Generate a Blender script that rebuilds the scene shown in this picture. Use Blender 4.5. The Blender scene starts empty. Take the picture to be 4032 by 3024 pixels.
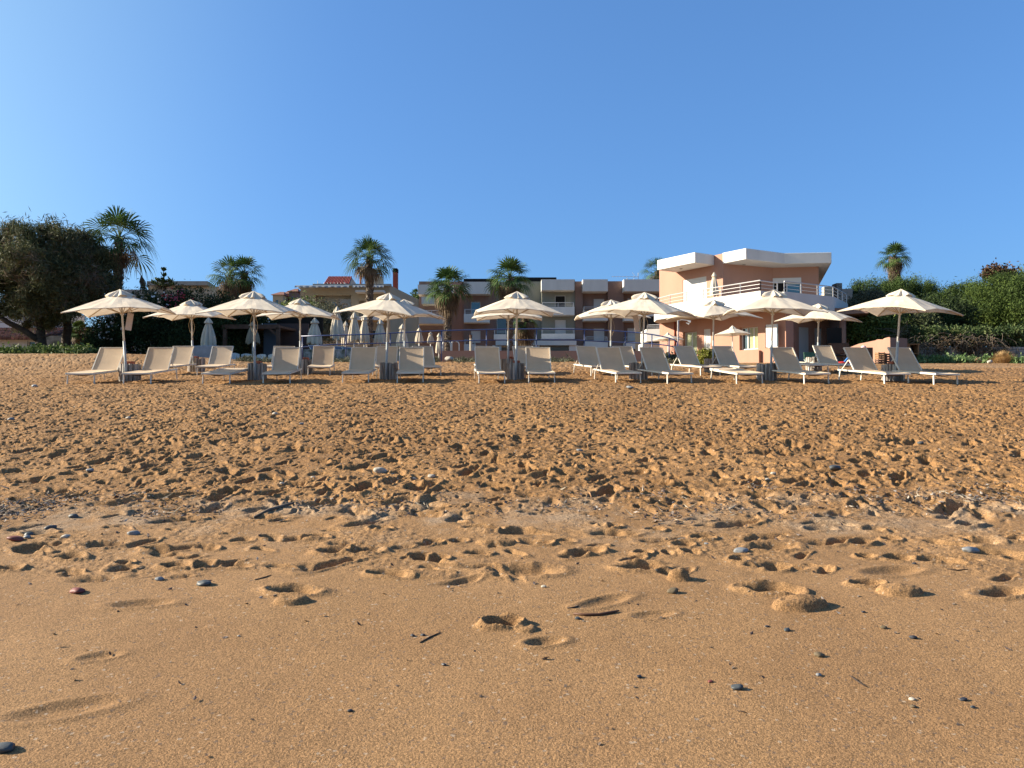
import bpy, bmesh, math, random
import numpy as np
from mathutils import Vector, Matrix, Euler
random.seed(7); RN = np.random.RandomState(11)
C = bpy.context.scene.collection
SC = bpy.context.scene
# ------------------------------------------------------------------ camera, sky, sun, exposure
FPX = 3050.0; CX = 2016.0; CY = 1512.0; HOR = 1577.0; EYE = 1.5
PITCH = math.atan((HOR - CY) / FPX)
cam_d = bpy.data.cameras.new('camera'); cam = bpy.data.objects.new('camera', cam_d); C.objects.link(cam)
cam.location = (0, 0, EYE); cam.rotation_euler = (math.pi / 2 + PITCH, 0, 0)
cam_d.sensor_width = 36; cam_d.lens = 36 * FPX / 4032; cam_d.clip_start = 0.05; cam_d.clip_end = 3000
SC.camera = cam
SUN_EL = math.radians(23.5); SUN_AZ = math.radians(-85.4)      # azimuth clockwise from +Y
TOSUN = Vector((math.sin(SUN_AZ) * math.cos(SUN_EL), math.cos(SUN_AZ) * math.cos(SUN_EL), math.sin(SUN_EL)))
W = bpy.data.worlds.new("World"); SC.world = W; W.use_nodes = True
wn = W.node_tree; bg = wn.nodes['Background']
sky = wn.nodes.new('ShaderNodeTexSky'); sky.sky_type = 'NISHITA'; sky.sun_disc = False
sky.sun_elevation = SUN_EL; sky.sun_rotation = SUN_AZ
sky.air_density = 1.0; sky.dust_density = 2.0; sky.ozone_density = 4.0; sky.altitude = 0
gmn = wn.nodes.new('ShaderNodeGamma'); gmn.inputs[1].default_value = .65; wn.links.new(sky.outputs[0], gmn.inputs[0])
def wmix(a, b, f=1.0, mode='MULTIPLY'):
    q = wn.nodes.new('ShaderNodeMixRGB'); q.blend_type = mode
    for i, t in enumerate((f, a, b)):
        if isinstance(t, (int, float)): q.inputs[i].default_value = t
        elif isinstance(t, tuple): q.inputs[i].default_value = (*t, 1)
        else: wn.links.new(t, q.inputs[i])
    return q.outputs[0]
def wdot(v, lo, hi):
    d = wn.nodes.new('ShaderNodeVectorMath'); d.operation = 'DOT_PRODUCT'; wn.links.new(wtc.outputs['Generated'], d.inputs[0]); d.inputs[1].default_value = v
    r = wn.nodes.new('ShaderNodeMapRange'); r.interpolation_type = 'SMOOTHSTEP'; wn.links.new(d.outputs['Value'], r.inputs[0]); r.inputs[1].default_value = lo; r.inputs[2].default_value = hi
    return r.outputs[0]
wtc = wn.nodes.new('ShaderNodeTexCoord')
SKC = wmix(gmn.outputs[0], (.70, 1.20, 1.84))
SKC = wmix(SKC, wmix(SKC, (1.75, 1.38, 1.02)), wdot(tuple(TOSUN), .38, .85), 'MIX')        # pale glow of the sky round the sun, left of the view
SKC = wmix(SKC, wmix(SKC, (1.15, 1.05, .95)), wdot((0, -1, 0), .0, .8), 'MIX')            # unseen sky behind the camera, warm tint added to take blue from the shade
wn.links.new(SKC, bg.inputs[0]); bg.inputs[1].default_value = 0.067
sl = bpy.data.lights.new('sun', 'SUN'); sl.energy = 5.0; sl.angle = math.radians(0.5); sl.color = (1.0, 0.88, 0.70)
so = bpy.data.objects.new('sun', sl); C.objects.link(so); so.rotation_euler = TOSUN.to_track_quat('Z', 'Y').to_euler()
so.location = (-30, 5, 30)
SC.view_settings.view_transform = 'Standard'; SC.view_settings.look = 'None'
SC.view_settings.exposure = 1.5; SC.view_settings.gamma = 1; SC.view_settings.use_curve_mapping = False
SC.render.engine = 'CYCLES'; SC.cycles.max_bounces = 6; SC.cycles.transparent_max_bounces = 6

# ------------------------------------------------------------------ helpers
def tag(o, label=None, cat=None, group=None, kind=None):
    if label: o['label'] = label
    if cat: o['category'] = cat
    if group: o['group'] = group
    if kind: o['kind'] = kind
    return o
def thing(name, label, cat, loc=(0, 0, 0), rz=0, group=None):
    o = bpy.data.objects.new(name, None); C.objects.link(o); o.location = loc; o.rotation_euler = (0, 0, rz)
    o.empty_display_size = 0.2
    return tag(o, label, cat, group)
def copy_tree(o, parent=None):
    c = o.copy(); C.objects.link(c); c.parent = parent
    for ch in [q for q in KIDS.get(o.name, [])]: copy_tree(ch, c)
    return c
KIDS = {}
def P(px, py, Y):
    """photograph pixel at forward distance Y -> world point"""
    up = (CY - py) / FPX; r = (px - CX) / FPX; c, s = math.cos(PITCH), math.sin(PITCH)
    fy = c - s * up; fz = s + c * up; k = Y / fy
    return Vector((r * k, Y, EYE + fz * k))
class MB:
    def __init__(s): s.v = []; s.f = []; s.uvs = None
    def add(s, vs, fs):
        b = len(s.v); s.v += [tuple(v) for v in vs]; s.f += [tuple(i + b for i in f) for f in fs]; return s
    def box(s, c, d, rot=None, bev=0):
        x, y, z = d[0] / 2, d[1] / 2, d[2] / 2
        vs = [Vector((i * x, j * y, k * z)) for i in (-1, 1) for j in (-1, 1) for k in (-1, 1)]
        if rot is not None: vs = [rot @ v for v in vs]
        c = Vector(c)
        return s.add([v + c for v in vs], [(0, 1, 3, 2), (4, 6, 7, 5), (0, 4, 5, 1), (2, 3, 7, 6), (0, 2, 6, 4), (1, 5, 7, 3)])
    def bar(s, a, b, w, h=None, up=(0, 0, 1)):
        a, b = Vector(a), Vector(b); d = b - a; L = d.length; d.normalize(); u = Vector(up)
        if abs(d.dot(u)) > .98: u = Vector((0, 1, 0))
        x = d.cross(u).normalized(); z = x.cross(d).normalized(); R = Matrix((x, d, z)).transposed()
        return s.box((a + b) / 2, (w, L, h or w), R)
    def tube(s, pts, r, n=8, caps=True):
        pts = [Vector(p) for p in pts]; m = len(pts); rs = r if isinstance(r, (list, tuple)) else [r] * m
        vs = []; ref = None
        for i, p in enumerate(pts):
            d = (pts[min(i + 1, m - 1)] - pts[max(i - 1, 0)]).normalized()
            if ref is None: ref = Vector((1, 0, 0)) if abs(d.x) < .8 else Vector((0, 1, 0))
            x = (ref - d * ref.dot(d)).normalized(); y = d.cross(x); ref = x
            vs += [p + (x * math.cos(t) + y * math.sin(t)) * rs[i] for t in [2 * math.pi * k / n for k in range(n)]]
        fs = [(i * n + k, i * n + (k + 1) % n, (i + 1) * n + (k + 1) % n, (i + 1) * n + k) for i in range(m - 1) for k in range(n)]
        if caps: fs += [tuple(range(n - 1, -1, -1)), tuple((m - 1) * n + k for k in range(n))]
        return s.add(vs, fs)
    def prism(s, poly, z0, z1):
        n = len(poly); vs = [(p[0], p[1], z0) for p in poly] + [(p[0], p[1], z1) for p in poly]
        a = sum(poly[i][0] * poly[(i + 1) % n][1] - poly[(i + 1) % n][0] * poly[i][1] for i in range(n))
        fs = [(i, (i + 1) % n, n + (i + 1) % n, n + i) for i in range(n)] + [tuple(range(n - 1, -1, -1)), tuple(range(n, 2 * n))]
        if a < 0: fs = [f[::-1] for f in fs]
        return s.add(vs, fs)
    def build(s, name, mat, parent=None, smooth=False, bevel=0):
        me = bpy.data.meshes.new(name); me.from_pydata(s.v, [], s.f); me.update()
        return link(name, me, mat, parent, smooth, bevel)
def link(name, me, mat, parent=None, smooth=False, bevel=0):
    if mat: me.materials.append(mat)
    if smooth: me.polygons.foreach_set('use_smooth', [True] * len(me.polygons))
    o = bpy.data.objects.new(name, me); C.objects.link(o)
    if parent is not None:
        o.parent = parent; KIDS.setdefault(parent.name, []).append(o)
    if bevel:
        m = o.modifiers.new('bevel', 'BEVEL'); m.width = bevel; m.segments = 2; m.limit_method = 'ANGLE'
    return o
def np_mesh(name, V, F, mat, parent=None, smooth=False):
    """V (n,3) array, F (m,k) array of equal-sized faces"""
    me = bpy.data.meshes.new(name); n, k = F.shape
    me.vertices.add(len(V)); me.vertices.foreach_set('co', np.ascontiguousarray(V, dtype=np.float32).ravel())
    me.loops.add(n * k); me.loops.foreach_set('vertex_index', np.ascontiguousarray(F, dtype=np.int32).ravel())
    me.polygons.add(n); me.polygons.foreach_set('loop_start', np.arange(0, n * k, k, dtype=np.int32))
    me.polygons.foreach_set('use_smooth', np.full(n, smooth))
    me.update(calc_edges=True)
    return link(name, me, mat, parent)

# ------------------------------------------------------------------ materials
def mat(name, col, rough=.85, var=0.0, scale=8.0, bump=0.0, bscale=60.0, spec=.3, metal=0.0, island=0.0, col2=None, trans=0.0, stretch=None, fine=0.0, ofs=0.0):
    col = [c * .80 for c in col]; col2 = [c * .80 for c in col2] if col2 else None
    m = bpy.data.materials.new(name); m.use_nodes = True; nt = m.node_tree; N, L = nt.nodes, nt.links
    b = N['Principled BSDF']; b.inputs['Roughness'].default_value = rough; b.inputs['Metallic'].default_value = metal
    b.inputs['Specular IOR Level'].default_value = spec
    c1 = (*col, 1); c2 = (*(col2 if col2 else [c * (1 - var) for c in col]), 1)
    tc = N.new('ShaderNodeTexCoord'); mp = N.new('ShaderNodeMapping'); L.new(tc.outputs['Object'], mp.inputs[0])
    if stretch: mp.inputs['Scale'].default_value = stretch
    out = None
    if var or col2:
        nz = N.new('ShaderNodeTexNoise'); nz.inputs['Scale'].default_value = scale; nz.inputs['Detail'].default_value = 6; nz.inputs['Roughness'].default_value = .6
        L.new(mp.outputs[0], nz.inputs[0]); cr = N.new('ShaderNodeValToRGB'); L.new(nz.outputs[0], cr.inputs[0])
        cr.color_ramp.elements[0].position = .36 + ofs; cr.color_ramp.elements[1].position = .64 + ofs
        cr.color_ramp.elements[0].color = c2; cr.color_ramp.elements[1].color = c1; out = cr.outputs[0]
    if island:
        g = N.new('ShaderNodeNewGeometry'); mr = N.new('ShaderNodeMapRange'); L.new(g.outputs['Random Per Island'], mr.inputs[0])
        mr.inputs[3].default_value = 1 - island; mr.inputs[4].default_value = 1 + island
        mx = N.new('ShaderNodeMixRGB'); mx.blend_type = 'MULTIPLY'; mx.inputs[0].default_value = 1
        if out: L.new(out, mx.inputs[1])
        else: mx.inputs[1].default_value = c1
        L.new(mr.outputs[0], mx.inputs[2]); out = mx.outputs[0]
    if out: L.new(out, b.inputs['Base Color'])
    else: b.inputs['Base Color'].default_value = c1
    if bump:
        n2 = N.new('ShaderNodeTexNoise'); n2.inputs['Scale'].default_value = bscale; n2.inputs['Detail'].default_value = 5
        L.new(mp.outputs[0], n2.inputs[0]); bp = N.new('ShaderNodeBump'); bp.inputs['Strength'].default_value = 1; bp.inputs['Distance'].default_value = bump
        L.new(n2.outputs[0], bp.inputs['Height']); L.new(bp.outputs[0], b.inputs['Normal'])
    if trans:
        t = N.new('ShaderNodeBsdfTranslucent'); ms = N.new('ShaderNodeMixShader'); ms.inputs[0].default_value = trans
        if out: L.new(out, t.inputs[0])
        else: t.inputs[0].default_value = c1
        o = N['Material Output']; L.new(b.outputs[0], ms.inputs[1]); L.new(t.outputs[0], ms.inputs[2]); L.new(ms.outputs[0], o.inputs[0])
    return m

# ------------------------------------------------------------------ sand
ZK = [-40, -2, 0, 3, 5, 6.5, 8, 10, 12, 16, 19.5, 24.5, 31, 38, 45, 60, 90, 140, 300, 900]
ZH = [-3.2, -1.62, -1.5, -1.35, -1.13, -.93, -.70, -.42, -.17, .22, .49, .89, 1.55, 1.85, 2.1, 2.6, 4.2, 6, 12, 20]
_zz = np.linspace(-40, 900, 18801); _hh = np.interp(_zz, ZK, ZH); _k = np.ones(41) / 41
_hs = np.convolve(np.pad(_hh, 20, mode='edge'), _k, 'valid')
def sst(a, b, x): t = np.clip((x - a) / (b - a), 0, 1); return t * t * (3 - 2 * t)
def base(x, y):
    x = np.asarray(x, float); y = np.asarray(y, float); u = x / np.maximum(y, 2.5)
    h = np.interp(y, _zz, _hs) + EYE
    h = h + .33 * sst(-.28, -.52, u) * sst(25.5, 32, y) * (1 - sst(38, 60, y))
    h = h - .50 * sst(-.41, -.37, u) * (1 - sst(-.285, -.262, u)) * sst(31.8, 33.5, y) * (1 - sst(38, 41, y))
    h = h - .20 * sst(.14, .36, u) * sst(25.5, 31, y) * (1 - sst(31, 37, y))
    return h
def gz(x, y): return float(base(x, y))
def ground_px(px, py):
    """where the photograph's ray meets the sand"""
    lo, hi = 2.0, 60.0
    ys = np.linspace(2.4, 36, 3000)
    zz = np.array([P(px, py, 1.0).z - EYE]) * ys + EYE
    g = base(ys * ((px - CX) / FPX) * (P(px, py, 1.0).x / ((px - CX) / FPX) if abs(px - CX) > 1e-6 else 1), ys)
    i = np.argmax(zz < g + 1e-9) if (zz < g).any() else len(ys) - 1
    y = ys[i]; return P(px, py, y).x, y
def h2(i, j, s):
    i = i.astype(np.int64); j = j.astype(np.int64)
    n = (i * 374761393 + j * 668265263 + s * 2147483647) & 0xffffffff
    n = ((n ^ (n >> 13)) * 1274126177) & 0xffffffff
    n = ((n ^ (n >> 16)) * 2246822519) & 0xffffffff
    return ((n ^ (n >> 15)) & 0xffffff) / float(0xffffff)
def perlin(x, y, s=0):
    xi = np.floor(x); yi = np.floor(y); fx = x - xi; fy = y - yi
    def g(i, j, dx, dy):
        a = h2(i, j, s) * 2 * np.pi; return np.cos(a) * dx + np.sin(a) * dy
    u = fx * fx * fx * (fx * (fx * 6 - 15) + 10); v = fy * fy * fy * (fy * (fy * 6 - 15) + 10)
    a = g(xi, yi, fx, fy); b = g(xi + 1, yi, fx - 1, fy); c = g(xi, yi + 1, fx, fy - 1); d = g(xi + 1, yi + 1, fx - 1, fy - 1)
    return 1.5 * ((a + (b - a) * u) * (1 - v) + (c + (d - c) * u) * v)
def fbm(x, y, f, o, s=0, ridge=False):
    r = 0; a = 1
    for k in range(o):
        n = perlin(x * f + 17.3 * k, y * f - 9.1 * k, s + k)
        r = r + a * ((1 - 2 * np.abs(n)) if ridge else n); f *= 2.03; a *= .52
    return r
def prints(x, y, cell, s, L, Wd, dep, rim, prob=1.0, ang=np.pi):
    xi = np.floor(x / cell); yi = np.floor(y / cell); out = np.zeros_like(x)
    for dx in (-1, 0, 1):
        for dy in (-1, 0, 1):
            a, b = xi + dx, yi + dy
            cx = (a + h2(a, b, s)) * cell; cy = (b + h2(a, b, s + 1)) * cell
            th = (h2(a, b, s + 2) - .5) * ang; sc = .6 + .7 * h2(a, b, s + 3); on = h2(a, b, s + 4) < prob
            c, sn = np.cos(th), np.sin(th); X = x - cx; Y = y - cy
            p = (X * c + Y * sn) / (L * sc); q = (-X * sn + Y * c) / (Wd * sc)
            q = q * (1 + .35 * np.clip(p, -1, 1)); r = np.sqrt(p * p + q * q)
            out += on * sc * (-dep * (1 - sst(.45, 1.05, r)) * (1 + .25 * p) + rim * np.exp(-((r - 1.28) / .26) ** 2) * (1 + .8 * p * (h2(a, b, s + 5) - .3)))
    return out
def ground_px(px, py):
    p1 = P(px, py, 1.0); kx, kz = p1.x, p1.z - EYE
    ys = np.linspace(2.2, 36, 4000); d = base(ys * kx, ys) - (EYE + ys * kz)
    i = int(np.argmax(d > 0)) if (d > 0).any() else len(ys) - 1
    y = float(ys[i]); return y * kx, y
HOLES = [  # px, py, width px, depth, kind
 (687,2236,105,.060,'h'),(804,2220,80,.045,'h'),(784,2240,34,.03,'h'),(494,2220,66,.04,'h'),(272,2198,115,.07,'h'),(20,2245,120,.05,'h'),
 (608,2163,90,.05,'h'),(816,2158,88,.05,'h'),(411,2147,160,.035,'h'),(930,2230,110,.035,'h'),(950,2130,70,.045,'h'),(1063,2118,75,.04,'h'),
 (1316,2175,120,.05,'h'),(1160,2330,185,.055,'h'),(1150,2372,150,.03,'m'),(557,2381,220,.018,'s'),(392,2587,150,.011,'s'),(253,2796,380,.015,'s'),
 (1978,2462,130,.10,'h'),(2147,2530,150,.02,'s'),(2075,2480,90,.015,'m'),(1533,2264,150,.045,'h'),(2064,2252,250,.045,'h'),(1700,2262,240,.012,'m'),
 (2526,2236,165,.075,'h'),(2672,2282,90,.055,'m'),(2311,2176,130,.065,'h'),(1438,2176,130,.055,'h'),(1653,2192,75,.045,'h'),(1729,2198,75,.045,'h'),
 (1881,2182,100,.04,'h'),(2140,2143,66,.04,'h'),(2229,2133,66,.04,'h'),(1710,2135,66,.04,'h'),(1805,2132,66,.04,'h'),(1950,2140,160,.035,'m'),
 (2533,2179,66,.045,'h'),(2628,2179,44,.03,'h'),(2716,2179,66,.045,'h'),(2767,2123,80,.06,'h'),(2691,2147,75,.035,'h'),(2381,2372,230,.016,'s'),(2571,2423,160,.012,'s'),
 (3012,2123,125,.05,'h'),(3398,2141,85,.06,'h'),(3290,2138,55,.04,'h'),(3508,2126,66,.045,'h'),(3866,2135,140,.05,'h'),(4010,2128,60,.05,'h'),(3043,2158,180,.035,'h'),
 (3537,2200,95,.05,'h'),(3410,2192,66,.04,'h'),(3657,2207,90,.035,'h'),(4005,2204,80,.04,'h'),(2910,2207,66,.04,'h'),(3062,2245,90,.04,'h'),(3518,2250,240,.02,'s'),
 (3037,2325,195,.075,'h'),(3150,2388,235,.055,'m'),(3417,2303,118,.06,'h'),(3543,2336,180,.05,'m'),(3948,2338,200,.045,'h'),(3815,2073,100,.085,'h'),
 (2404,2075,80,.05,'h'),(2750,2050,90,.04,'h'),(3230,2085,100,.05,'h'),(3440,2090,70,.04,'h'),(150,2100,120,.04,'h'),(1240,2120,90,.05,'h'),(1500,2085,80,.045,'h'),(2030,2095,110,.045,'h'),(1880,2080,90,.04,'h'),(2580,2090,70,.045,'h')]
def sand_height(X, Y):
    b = base(X, Y); u = X / np.maximum(Y, 2.5)
    edge = 6.55 + .35 * perlin(X * .7, Y * 0 + 3.1, 5) + .2 * perlin(X * 2.1, Y * .5, 6) - .25 * sst(.2, .6, u)
    r = sst(-.35, .30, Y - edge)                                   # churned dry sand above the wrack line
    mid = sst(4.75, 5.15, Y + .25 * perlin(X * .9, Y, 9)) * (1 - r)
    fade = 1 - sst(28, 36, Y) * .75
    wx = X + .06 * perlin(X * 2.7, Y * 2.7, 40); wy = Y + .06 * perlin(X * 2.7, Y * 2.7, 41)
    rough = np.zeros_like(X)
    big = .5 + .5 * perlin(X * .35, Y * .35, 50)
    nr = sst(10.5, 7.4, Y)
    wx = wx + .018 * perlin(X * 11, Y * 11, 42); wy = wy + .018 * perlin(X * 11, Y * 11, 43)
    calm = .30 + .70 * sst(-.35, .30, perlin(X * .55 + 9, Y * .8, 55))
    calm = calm + (1 - calm) * (1 - nr) * .6
    rough += (.42 + .66 * nr) * prints(wx, wy, .47, 100, .15, .075, .050, .010)
    rough += (.45 + .42 * nr) * prints(wx + 31, wy, .34, 120, .10, .050, .042, .010)
    rough += (.95 + .05 * nr) * calm * prints(wx, wy + 17, .19, 140, .058, .028, .038, .009)
    rough += (1.5 - 1.05 * nr) * prints(wx + 3, wy - 11, .115, 160, .036, .016, .027, .005)
    rough += (.018 + .010 * nr) * fbm(X * .8, Y, 1.7, 2, 60)
    rough += calm * ((.012 - .002 * nr) * fbm(X * .6, Y * 1.2, 8.5, 3, 70, ridge=True) + (.0110 - .005 * nr) * fbm(X * .7, Y * 1.2, 24, 3, 80, ridge=True) * (.5 + .5 * big))
    fine = .0022 * fbm(X, Y, 55, 2, 85); rough += fine * (Y < 14)
    h = r * rough * fade
    h += mid * (.65 * prints(wx + 7, wy, .50, 200, .17, .055, .078, .014, prob=.62, ang=1.1) + .7 * prints(wx, wy + 5, .34, 230, .085, .036, .048, .010, prob=.50, ang=1.4) + .006 * fbm(X, Y, 3, 4, 90) + .0065 * fbm(X * .7, Y * 1.2, 15, 3, 95, ridge=True) * sst(-.25, .4, perlin(X * 1.5, Y * 1.5, 96)))
    near = 1 - r - mid * .5
    h += near * (.0035 * fbm(X, Y, 1.4, 3, 300) + .0013 * perlin(X * 9, Y * 22, 310) + .0006 * fbm(X, Y, 60, 2, 320))
    for (px, py, w, d, k) in HOLES:
        cx, cy = ground_px(px, py); L = w / FPX * cy / 2
        m = (np.abs(X - cx) < L * 4) & (np.abs(Y - cy) < L * 4)
        if not m.any(): continue
        x = X[m] - cx; y = Y[m] - cy; th = .18 * math.sin(px * 1.7) + (.35 if k == 's' else 0); c, s = math.cos(th), math.sin(th)
        a = (x * c + y * s) / L; q = (-x * s + y * c) / (max(.045, L * (.46 if k != 's' else .34)))
        n = perlin(X[m] * 9, Y[m] * 9, 400); rr = np.sqrt(a * a + q * q) * (1 + (.05 if k == 's' else .15) * n)
        if k == 'h':
            v = -d * (1 - sst(.55, 1.08, rr)) + d * .32 * np.exp(-((rr - 1.35) / .28) ** 2) * (1 + .8 * n) + .0032 * fbm(X[m], Y[m], 38, 2, 410) * np.exp(-((rr - 1.35) / .4) ** 2)
        elif k == 'm':
            v = d * np.sqrt(np.clip(1 - rr ** 2.6, 0, 1)) * (1 + .15 * n) + .0045 * fbm(X[m], Y[m], 18, 3, 420, ridge=True) * sst(1.05, .8, rr)
        else:
            v = -d * (1 - sst(.3, 1.2, rr)) + .5 * d * np.exp(-((rr - 1.3) / .35) ** 2)
        h[m] += v
    return b + h
def make_sand():
    ui = np.linspace(-.74, .74, 980); tail = .74 + np.cumsum(np.geomspace(.004, 1.2, 60)); U = np.concatenate([-tail[::-1], ui, tail])
    ys = [-40.0, -15, -5, -1, 0, 1, 1.6, 2.1, 2.4]
    y = 2.5
    while y < 34: ys.append(y); y *= 1.0019 if y < 12 else (1.0023 if y < 22 else 1.006)
    while y < 900: ys.append(y); y *= 1.06
    ys.append(900); Yv = np.array(ys)
    Y, UU = np.meshgrid(Yv, U, indexing='ij'); X = UU * np.maximum(Y, 2.4)
    near = (Y > 2) & (Y < 37) & (np.abs(UU) < 2.5)
    Z = base(X, Y)
    idx = np.where(near.any(axis=1))[0]; a, b = idx[0], idx[-1] + 1
    cols = np.where(np.abs(U) < 2.5)[0]; c, d = cols[0], cols[-1] + 1
    Z[a:b, c:d] = sand_height(X[a:b, c:d], Y[a:b, c:d])
    n, m = X.shape; V = np.stack([X, Y, Z], -1).reshape(-1, 3)
    i = np.arange(n - 1)[:, None] * m + np.arange(m - 1)[None, :]; i = i.ravel()
    F = np.stack([i, i + 1, i + m + 1, i + m], -1)
    o = np_mesh('sand', V, F, sand_mat(), smooth=True); tag(o, kind='structure'); return o
def sand_mat():
    m = bpy.data.materials.new('sand'); m.use_nodes = True; nt = m.node_tree; N, L = nt.nodes, nt.links; b = N['Principled BSDF']
    b.inputs['Roughness'].default_value = .93; b.inputs['Specular IOR Level'].default_value = .15
    g = N.new('ShaderNodeNewGeometry'); pos = g.outputs['Position']
    def noise(sc, det=4, rough=.6, mp=None):
        n = N.new('ShaderNodeTexNoise'); n.inputs['Scale'].default_value = sc; n.inputs['Detail'].default_value = det; n.inputs['Roughness'].default_value = rough
        L.new(mp or pos, n.inputs[0]); return n.outputs[0]
    def mr(v, a, b_, c, d):
        q = N.new('ShaderNodeMapRange'); L.new(v, q.inputs[0]); 
        for k, t in enumerate((a, b_, c, d)): q.inputs[k + 1].default_value = t
        q.clamp = True; return q.outputs[0]
    def mix(f, a, b_, mode='MIX'):
        q = N.new('ShaderNodeMixRGB'); q.blend_type = mode
        for k, t in enumerate((f, a, b_)):
            if isinstance(t, (int, float)): q.inputs[k].default_value = t
            elif isinstance(t, tuple): q.inputs[k].default_value = (*t, 1)
            else: L.new(t, q.inputs[k])
        return q.outputs[0]
    def math_(op, a, b_):
        q = N.new('ShaderNodeMath'); q.operation = op
        for k, t in enumerate((a, b_)):
            if isinstance(t, (int, float)): q.inputs[k].default_value = t
            else: L.new(t, q.inputs[k])
        return q.outputs[0]
    sep = N.new('ShaderNodeSeparateXYZ'); L.new(pos, sep.inputs[0]); y = sep.outputs[1]
    dry = mix(mr(noise(.7), .35, .65, 0, 1), (.268, .148, .062), (.200, .108, .045))
    wetc = mix(mr(noise(.5), .35, .65, 0, 1), (.240, .139, .064), (.266, .155, .073))
    yy = math_('ADD', y, mr(noise(1.3), .3, .7, -.5, .5))
    col = mix(mr(yy, 5.2, 7.2, 0, 1), wetc, dry)
    damp = math_('MULTIPLY', mr(noise(.9, 3, .5), .46, .60, 0, 1), mr(y, 4.6, 6.0, 1, 0)); col = mix(math_('MULTIPLY', damp, .45), col, (.205, .114, .052))   # damp stains
    band = math_('MULTIPLY', math_('MULTIPLY', mr(yy, 5.7, 6.2, 0, 1), mr(yy, 6.5, 7.0, 1, 0)), mr(noise(2.2), .42, .6, 0, 1))
    col = mix(math_('MULTIPLY', band, .55), col, (.27, .21, .15))       # shell grit along the tide line
    far = mr(noise(.25), .45, .6, 0, 1); col = mix(math_('MULTIPLY', mr(y, 24, 30, 0, .7), far), col, (.28, .18, .10))
    v = N.new('ShaderNodeTexVoronoi'); v.inputs['Scale'].default_value = 210; L.new(pos, v.inputs[0])
    sv = N.new('ShaderNodeSeparateColor'); L.new(v.outputs['Color'], sv.inputs[0])
    grain = mr(sv.outputs[0], 0, 1, .55, 1.45); col = mix(1.0, col, mix(0.0, grain, grain), 'MULTIPLY')
    v2 = N.new('ShaderNodeTexVoronoi'); v2.inputs['Scale'].default_value = 75; L.new(pos, v2.inputs[0])
    s2 = N.new('ShaderNodeSeparateColor'); L.new(v2.outputs['Color'], s2.inputs[0])
    col = mix(mr(s2.outputs[1], .965, .975, 0, .6), col, (.10, .075, .06)); col = mix(mr(s2.outputs[2], .985, .992, 0, .5), col, (.4, .33, .25))
    L.new(col, b.inputs['Base Color'])
    hgt = math_('ADD', math_('MULTIPLY', noise(240, 2), .5), math_('ADD', math_('MULTIPLY', noise(95, 3), 1.0), math_('MULTIPLY', noise(38, 3), math_('MULTIPLY', mr(y, 5, 8, .4, 2.4), 1))))
    bp = N.new('ShaderNodeBump'); bp.inputs['Strength'].default_value = 1; bp.inputs['Distance'].default_value = .0055
    L.new(hgt, bp.inputs['Height']); L.new(bp.outputs[0], b.inputs['Normal'])
    return m
make_sand()
# ------------------------------------------------------------------ shared materials
M = {}
M['frame'] = mat('painted_metal', (.86, .80, .68), .45, var=.18, scale=9, spec=.5)
M['sling'] = mat('sling_fabric', (.70, .54, .37), .9, var=.10, scale=3.0, bump=.0012, bscale=160, col2=(.61, .465, .32))
M['cord'] = mat('elastic_cord', (.10, .07, .05), .9)
M['canvas'] = mat('canvas', (.88, .78, .63), .95, var=.14, scale=2.2, bump=.008, bscale=5, trans=.22, col2=(.78, .67, .52))
M['canvas_shut'] = mat('closed_canvas', (.78, .68, .53), .95, var=.16, scale=3, bump=.01, bscale=9, trans=.12)
M['pole'] = mat('white_pole', (.82, .80, .75), .4, var=.08, scale=6, spec=.5)
M['pole_low'] = mat('sleeve', (.42, .47, .50), .45, var=.1, scale=9, spec=.5)
M['rib'] = mat('rib_wood', (.62, .48, .32), .6)
M['log'] = mat('driftwood', (.55, .50, .44), .9, col2=(.24, .20, .17), scale=2.2, bump=.008, bscale=8, stretch=(9, 9, 1), island=.30)
M['pot'] = mat('terracotta', (.42, .13, .07), .8, var=.2, scale=20)
M['rope'] = mat('rope', (.55, .42, .26), .9)
M['paper'] = mat('paper', (.72, .64, .60), .8, col2=(.60, .50, .46), scale=14, stretch=(1, 1, 6))
def R(a): return math.radians(a)
SLOPE_F, SLOPE_B = R(5.2), R(4.6)

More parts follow.
